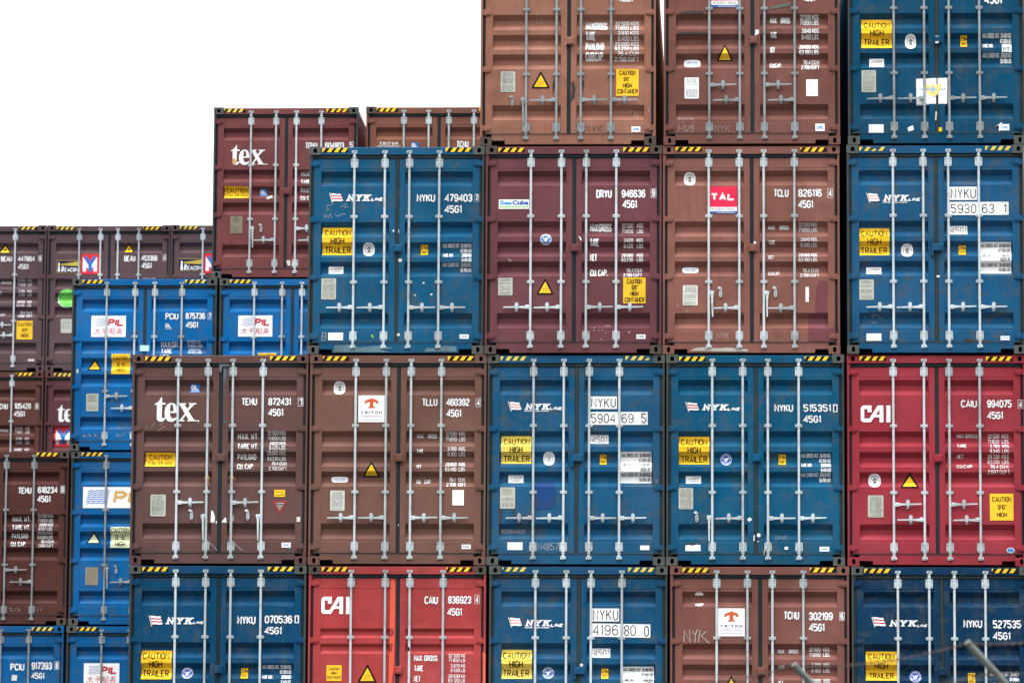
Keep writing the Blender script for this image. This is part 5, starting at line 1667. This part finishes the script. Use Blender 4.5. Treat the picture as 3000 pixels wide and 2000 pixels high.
F = (-720, 115, 424, 1458)
C = Container('red brown container marked 105428 at the left edge under a plum one', G, -6.772, 2, 3, P['tcnu105'], 'five', 'n', STAG, cast=P['tcnu105'][1])
number(C, F, [('TCNU', -10, 406, 95, 458), ('105428', 155, 402, 310, 455), ('6', 347, 402, 382, 458, 'box'), ('45G1', 150, 475, 253, 526)])
weights(C, F, [('MAX. GROSS', -80, 638, 97, 662), ('TARE', -75, 736, 10, 760)],
        rows([('32.500', 'KGS'), ('71.650', 'LBS'), ('3.700', 'KGS'), ('8.160', 'LBS'), ('28.800', 'KGS'), ('63.490', 'LBS')], 230, 258, 298, (618, 652, 714, 748, 814, 848), 24, 13))

F = (428, 115, 1572, 1458)
C = Container('maroon container with a big white lowercase word cut off by the blue stack', G, -4.316, 2, 3, P['tex3'], 'five', 'n', STAG, cast=P['tex3'][1])
word_tex(C, F, 543, 410, 836, 573)
ym_sign(C, F, 518, 615, 686, 794)

# ================================================================== what the stacks stand on, below and behind what the camera sees
HID = 'containers out of sight that carry the stacks'
hp = ['tllu', 'nyk515', 'dryu', 'pciu917', 'beau', 'tcnu302', 'nyk070']
n_ = 0
for bay, cols in ((0, ((0.82, 1), (3.28, 1), (5.745, 1), (8.21, 1), (10.67, 1))), (1, ((-4.38, 1), (-1.91, 1), (0.555, 3), (3.01, 4))), (2, ((-6.77, 3), (-4.318, 3), (-1.872, 4)))):
    for x, top in cols:
        for lv in range(top):
            Container('container hidden underneath the visible stacks', HID, x, bay, lv, P[hp[n_ % 7]], full=False, haz=None)
            n_ += 1

# ------------------------------------------------------------------ perimeter fence in front: posts with bent arms, barbed wire
def barbed_fence():
    root = empty('barbed_wire_fence', (11.35, -30.5, 0))
    tag(root, 'leaning grey fence arms carrying rusty barbed wire in front of the containers', 'fence')
    steel = wmat('fence galvanised', (0.145, 0.16, 0.145), 0.12, 0.5, 0.4, 0.55, 0.2, 0.1)
    wirem = wmat('fence wire', (0.10, 0.075, 0.06), 0.5, 0.5, 0.2, 0.6, 0.2, 0.0)
    tips = FENCE_TIPS
    along = (tips[1] - tips[0]).normalized()
    perp = Vector((-along.y, along.x, 0))
    if perp.x > 0:
        perp = -perp
    mids = []
    for i, t in enumerate(tips):
        base = t - perp * ARM * 0.707 - Vector((0, 0, ARM * 0.66))
        mb = MB()
        loc = root.location
        mb.cyl(Vector((base.x, base.y, 0.0)) - loc, base - loc, 0.030, 14)
        mb.cyl(base - Vector((0, 0, 0.012)) - loc, t + (t - base).normalized() * 0.02 - loc, 0.0255, 14)
        inst('post', mb.mesh('post', 1, True), [steel], root)
        mids.append((t, t.lerp(base, 0.46), t.lerp(base, 0.93)))
    for k in range(3):
        mb = MB()
        loc = root.location
        r = random.Random(k)
        for a, b in zip(mids, mids[1:]):
            p, q = a[k], b[k]
            L = (q - p).length
            n = int(L / 0.03)
            for s in (0, 1):
                prev = None
                for i in range(n + 1):
                    t = i / n
                    w = p.lerp(q, t) - Vector((0, 0, 0.05 * 4 * t * (1 - t)))
                    ph = i * 0.9 + s * math.pi
                    w = w + Vector((0, 0, 0.0035 * math.sin(ph))) + perp * 0.0035 * math.cos(ph) + perp * 0.03
                    if prev is not None:
                        mb.cyl(prev - loc, w - loc, 0.0024, 4)
                    prev = w
            m = int(L / 0.11)
            for i in range(m):
                t = (i + 0.5) / m
                w = p.lerp(q, t) - Vector((0, 0, 0.05 * 4 * t * (1 - t))) + perp * 0.03 - loc
                for s in (-1, 1):
                    dv = Vector((r.uniform(-.4, .4), r.uniform(-.6, .6), s)).normalized() * 0.020
                    mb.cyl(w - dv, w + dv, 0.0018, 4)
                mb.cyl(w - along * 0.010, w + along * 0.010, 0.0055, 5)
        inst('barbed_wire', mb.mesh('barbed_wire'), [wirem], root)

ARM = 0.62
def at(px, py, depth):
    """point seen at a photograph pixel, at a given distance along the view"""
    u, v = (px - 1500) / F_PX, (1000 - py) / F_PX
    return Vector((CX, -CD, CZ)) + depth * (fwd + u * r2 + v * u2)
T1, T0 = at(2838, 1886, 29.5), at(2330, 1950, 32.2)
step = T1 - T0
FENCE_TIPS = [T0 - step * 2 + Vector((0, 0, .04)), T0 - step, T0, T1, T1 + step, T1 + step * 2]
for t in FENCE_TIPS:
    t.z = (T0.z + T1.z) / 2 + (t.z - (T0.z + T1.z) / 2) * 0.6
barbed_fence()
